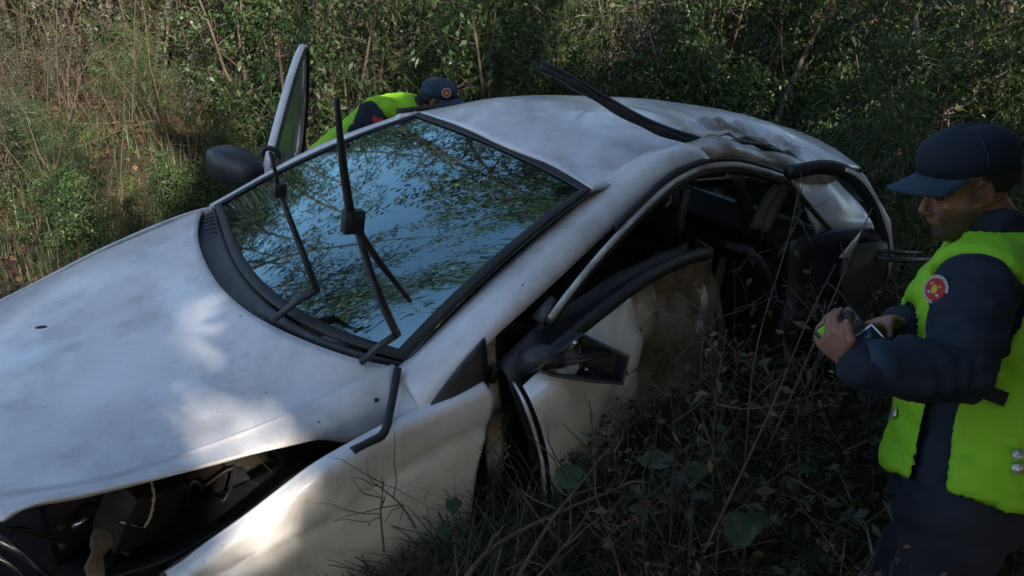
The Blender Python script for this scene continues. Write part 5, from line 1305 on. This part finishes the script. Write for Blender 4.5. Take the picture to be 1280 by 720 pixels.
    for s in ('l', 'r'):
        hp, kn, an = J['hip_'+s], J['kn_'+s], J['an_'+s]
        limb(tr, [hp, bl(hp, kn, .5), kn, bl(kn, an, .5), an+np.array((0, 0, .02))], [.108, .100, .082, .078, .07])
    tm = remesh(tr, .013, 4, base); wrinkle(tm, .009, 8.0, base, (1, 1, 1.5)); add('trousers', tm, TROUSER, root)
    for s in ('l', 'r'):
        an = J['an_'+s]-base; m = MB()
        secs = [(an+f*x-np.array((0, 0, zz)), lw*w, np.array((0, 0, 1.0))*h_) for x, zz, w, h_ in ((-.075, .045, .030, .030), (-.04, .035, .042, .045), (.02, .045, .046, .040), (.09, .055, .050, .030), (.15, .06, .044, .025), (.175, .062, .025, .016))]
        loft(m, secs, 14, .8); m.tube([V3(an-np.array((0, 0, .03))), V3(an+np.array((0, 0, .12)))], [.05, .056], 12); m.build('boot', BLACKCLOTH, root)
    # vest cut from the jacket surface and lifted off it
    n = len(jm.vertices); co = np.empty(n*3); jm.vertices.foreach_get('co', co); co = co.reshape(-1, 3); no = np.empty(n*3); jm.vertices.foreach_get('normal', no); no = no.reshape(-1, 3)
    keep = []
    segs = [(J['sh_'+s]-base, J['el_'+s]-base) for s in 'lr']
    for p in jm.polygons:
        c = np.array(p.center); rel = c-(pel-base); t = np.dot(rel, ax)/np.linalg.norm(neck-pel)
        if t < vest_hem or t > 1.06: continue
        side = np.dot(rel, lw); dep = np.dot(c-bl(pel-base, neck-base, min(1, max(0, t))), fw)
        arm = False
        for a, b in segs:
            ab = b-a; k = max(-.0, min(1, np.dot(c-a, ab)/np.dot(ab, ab))); q = a+ab*k
            outw = np.dot(c-a, nrm(a-bl(pel, neck, .86)+base))
            if np.linalg.norm(c-q) < arm_r[0]*1.45*sleeves and (k > .02 or outw > .035): arm = True
        for s in 'lr':
            a, b = J['el_'+s]-base, J['wr_'+s]-base; ab = b-a; k = max(0, min(1, np.dot(c-a, ab)/np.dot(ab, ab)))
            if np.linalg.norm(c-a-ab*k) < arm_r[1]*1.3*sleeves: arm = True
        if arm: continue
        if side_gap and abs(side) > .10 and t < .62 and (.062 < dep < .104): continue
        keep.append(p)
    idx = {}; VV = []; FF = []
    for p in keep:
        q = []
        for v in p.vertices:
            if v not in idx:
                idx[v] = len(VV); t = np.dot(co[v]-(pel-base), ax); flare = .012+.020*max(0, .35-t)+.004*noise.noise(Vector(co[v])*12)
                VV.append(tuple(co[v]+no[v]*flare))
            q.append(idx[v])
        FF.append(q)
    cnt = {}
    for q in FF:
        for a, b in zip(q, q[1:]+q[:1]): cnt[(min(a, b), max(a, b))] = cnt.get((min(a, b), max(a, b)), 0)+1
    nb = {}
    for (a, b), k in cnt.items():
        if k == 1: nb.setdefault(a, []).append(b); nb.setdefault(b, []).append(a)
    VV = [np.array(v) for v in VV]
    for it in range(200):
        new = {a: (VV[a]+sum(VV[b] for b in bs)/len(bs))/2 for a, bs in nb.items()}
        for a, v in new.items(): VV[a] = v
    vm = bpy.data.meshes.new('vest'); vm.from_pydata(VV, [], FF); vm.update()
    vo = add('vest', vm, HIVIS, root); vo.modifiers.new('sm', 'SMOOTH').iterations = 3
    s_ = vo.modifiers.new('s', 'SOLIDIFY'); s_.thickness = .0028; s_.offset = 1
    wrinkle(vm, .0040, 7.0, base, (1, 1, .8))
    vc = np.empty(len(vm.vertices)*3); vm.vertices.foreach_get('co', vc); vc = vc.reshape(-1, 3)
    bi = np.array([a for a, bs in nb.items() if len(bs) == 2]); b2_ = np.array([nb[a] for a in bi])
    for it in range(160): vc[bi] = .5*vc[bi]+.25*(vc[b2_[:, 0]]+vc[b2_[:, 1]])
    vm.vertices.foreach_set('co', vc.ravel()); vm.update()
    cap = cap_parts(root, head, hf, hu, hl, base, cap_cloth)
    # hair below the cap, eyes
    m = MB(); R = Matrix((hf, hl, hu)).transposed(); m.ell(V3(head-base-hf*.026+hu*.024), (.088, .0745, .072), R, 18, 12); h_ = m.build('hair', HAIR, root)
    for s in (1, -1):
        m = MB(); m.ell(V3(head-base+HS*(hf*.0755+hl*s*.031-hu*.002)), (.010, .011, .0065), R, 10, 8); m.build('eye', BROWNEYE, root)
    dg = bpy.context.evaluated_depsgraph_get()
    def bvh_of(o):
        e = o.evaluated_get(dg); me = e.to_mesh(); bm = bmesh.new(); bm.from_mesh(me); b = BVHTree.FromBMesh(bm); bm.free(); e.to_mesh_clear(); return b
    dg.update()
    return root, base, dict(jacket=jo, vest=vo, cap=cap, body=bo), bvh_of

# the man at right, looking down at the device in his hands
pel = W(1200, 596, 1.74); f1_ = nrm((-.93, .36, 0)); l1_ = np.cross((0, 0, 1.0), f1_)
J = dict(base=pel, pelvis=pel, chest=W(1238, 420, 1.74), neck=W(1252, 312, 1.72), head=W(1208, 231, 1.68))
J['sh_l'] = W(1222, 352, 1.575); J['el_l'] = W(1196, 466, 1.50); J['wr_l'] = W(1074, 456, 1.50)
J['sh_r'] = W(1236, 335, 1.90); J['el_r'] = W(1196, 452, 1.95); J['wr_r'] = W(1124, 409, 1.74)
for s, k in (('l', 1), ('r', -1)):
    J['hip_'+s] = pel+l1_*.09*k-np.array((0, 0, .06))
    a = pel+l1_*.11*k+f1_*(.16 if s == 'l' else -.06); gz = ground_z(a[0], a[1])
    J['an_'+s] = np.array((a[0], a[1], gz+.085)); J['kn_'+s] = bl(J['hip_'+s], J['an_'+s], .5)+f1_*.05
dev = W(1049, 411, 1.55)
hl_ = dict(palm_dir=W(1038, 424, 1.53)-J['wr_l'], palm_n=-CF*.6-CR*.35+CD*.6, curl=(.75, .8, .85, .9), left=-1, thumb=[W(1064, 424, 1.48), W(1060, 410, 1.49), W(1058, 402, 1.50)], size=.95)
hr_ = dict(palm_dir=W(1088, 399, 1.68)-J['wr_r'], palm_n=-CD*.8+CF*.3, curl=(.35, .5, .6, .7), left=1, thumb=[W(1098, 408, 1.64), W(1080, 407, 1.60), W(1070, 404, 1.57)], size=.95)
p1, b1, o1, bvh_of = person('man at right in navy cap and lime vest, looking down at a camera', J, f1_, l1_, nrm(-CR*.90+CF*.18+CD*.42), nrm((-.30, .05, .95)), dict(l=hl_, r=hr_), -.02, 1.04)
fr = sticker(bvh_of(o1['jacket']), 1171, 362, b1, None, .004)
if fr: round_badge(fr, .030, o1['jacket'])
bv = bvh_of(o1['vest'])
def tape(px, py, w, h, rot, mat, name):
    fr = sticker(bv, px, py, b1, None, .006)
    if not fr: return
    c, x, y, z = fr; ca, sa_ = math.cos(rot), math.sin(rot); x, y = x*ca+y*sa_, y*ca-x*sa_
    V = [c+x*(i-1)*w/2+y*(j-1)*h/2 for i in range(3) for j in range(3)]
    m = MB(); m.add(V, [(0, 1, 4, 3), (1, 2, 5, 4), (3, 4, 7, 6), (4, 5, 8, 7)]); o = m.build(name, mat, o1['vest']); o.modifiers.new('s', 'SOLIDIFY').thickness = .003
tape(1121, 518, .026, .022, -.5, REFLECT, 'reflective_patch')
tape(1272, 569, .026, .020, .1, REFLECT, 'reflective_patch'); tape(1271, 585, .026, .020, .1, REFLECT, 'reflective_patch')
tape(1232, 490, .075, .030, -.25, BLACKCLOTH, 'side_strap')

# the device: compact camera with a yellow stripe and a flip-out screen
dv = empty('handheld_camera', dev); tag(dv, 'compact camera with lime stripe and open screen held by the man at right', 'camera')
dv.rotation_euler = Matrix((nrm(CR*.78-CD*.62), nrm(CF*.8+CR*.3+CD*.2), (0, 0, 1))).transposed().to_euler() if False else (0, 0, 0)
ex = nrm(CR*.78-CD*.60-CF*.1); ez = nrm(-CF*.75-CD*.35-CR*.2); ez = nrm(ez-ex*np.dot(ex, ez)); ey = np.cross(ez, ex)
dv.rotation_euler = Matrix((ex, ey, ez)).transposed().to_euler()
m = MB(); m.box((0, 0, 0), (.088, .050, .026)); m.build('camera_body', PLASTIC, dv, bevel=.004)
m = MB(); m.box((-.022, .012, .0145), (.032, .016, .004)); m.build('lime_stripe', HIVIS, dv, bevel=.001)
m = MB(); m.box((.024, .006, .0150), (.034, .034, .005)); m.build('silver_plate', STEEL, dv, bevel=.001)
m = MB(); m.tube([(.026, .004, .014), (.026, .004, .026)], [.013, .012], 16); m.build('lens', TRIM, dv)
m = MB(); m.box((.030, -.048, -.006), (.050, .040, .006)); sc_ = m.build('flip_screen', CHROME, dv, bevel=.001)
m = MB(); m.box((.030, -.048, -.002), (.042, .032, .003)); m.build('screen_glass', simple('dark_screen', [(.3, (.015, .03, .045)), (.7, (.03, .05, .07))], 9, .15, bstr=0), sc_)

# the man bending over behind the car
pel = W(412, 214, 4.35); f2_ = nrm((.97, -.1, 0)); l2_ = np.cross((0, 0, 1.0), f2_)
J = dict(base=pel, pelvis=pel, chest=W(470, 160, 4.28), neck=W(522, 141, 4.22), head=W(548, 128, 4.18))
J['sh_r'] = W(468, 145, 4.06); J['el_r'] = W(442, 192, 4.0); J['wr_r'] = W(500, 230, 4.0)
J['sh_l'] = W(500, 150, 4.42); J['el_l'] = W(525, 200, 4.45); J['wr_l'] = W(560, 222, 4.3)
for s, k in (('l', 1), ('r', -1)):
    J['hip_'+s] = pel+l2_*.09*k-np.array((0, 0, .05)); a = pel+l2_*.12*k; gz = ground_z(a[0], a[1])
    J['an_'+s] = np.array((a[0], a[1], gz+.085)); J['kn_'+s] = bl(J['hip_'+s], J['an_'+s], .5)+f2_*.06
h2 = dict(palm_dir=np.array((.8, 0, -.5)), palm_n=np.array((.3, 0, .9)), curl=(.4, .4, .45, .5))
p2, b2, o2, bvh_of = person('man in navy cap and lime vest bending over behind the windscreen', J, nrm((.5, -.05, -.85)), l2_, nrm((.93, -.25, -.25)), nrm((.25, -.1, .96)), dict(l=h2, r=dict(h2, left=-1)), -.05, 1.18, False, vox=(.009, .012), cap_cloth=NAVY_LIGHT)  # paler cap cloth stands in for the light falling on it
fr = sticker(bvh_of(o2['cap']), 558, 116, b2, None, .004)
if fr: round_badge(fr, .026, o2['cap'])
fr = sticker(bvh_of(o2['jacket']), 472, 150, b2, None, .004)
if fr: disc('sleeve_badge', fr, .03, RED, o2['jacket'])

# things of one kind that share a place are told apart by their order from the left
byl = {}
for o in list(bpy.data.objects):
    if o.parent is None and 'label' in o.keys() and 'out of the picture' not in o['label']: byl.setdefault(o['label'], []).append(o)
ORD_X = ['fifteenth', 'sixteenth', 'seventeenth', 'eighteenth', 'nineteenth', 'twentieth', 'twenty-first', 'twenty-second', 'twenty-third', 'twenty-fourth', 'twenty-fifth', 'twenty-sixth', 'twenty-seventh', 'twenty-eighth', 'twenty-ninth', 'thirtieth']
ORD = ['leftmost', 'second from the left', 'third from the left', 'fourth from the left', 'fifth from the left', 'sixth from the left', 'seventh from the left', 'eighth from the left', 'ninth from the left', 'tenth from the left', 'eleventh from the left', 'twelfth from the left', 'thirteenth from the left', 'fourteenth from the left']+[w_+' from the left' for w_ in ORD_X]
for lab, os_ in byl.items():
    if len(os_) > 1:
        os_.sort(key=lambda o: to_px(o.location)[0])
        for i, o in enumerate(os_):
            o['label'] = f'{lab}, {ORD[min(i, len(ORD)-1)]}' if i < len(os_)-1 else f'{lab}, rightmost'
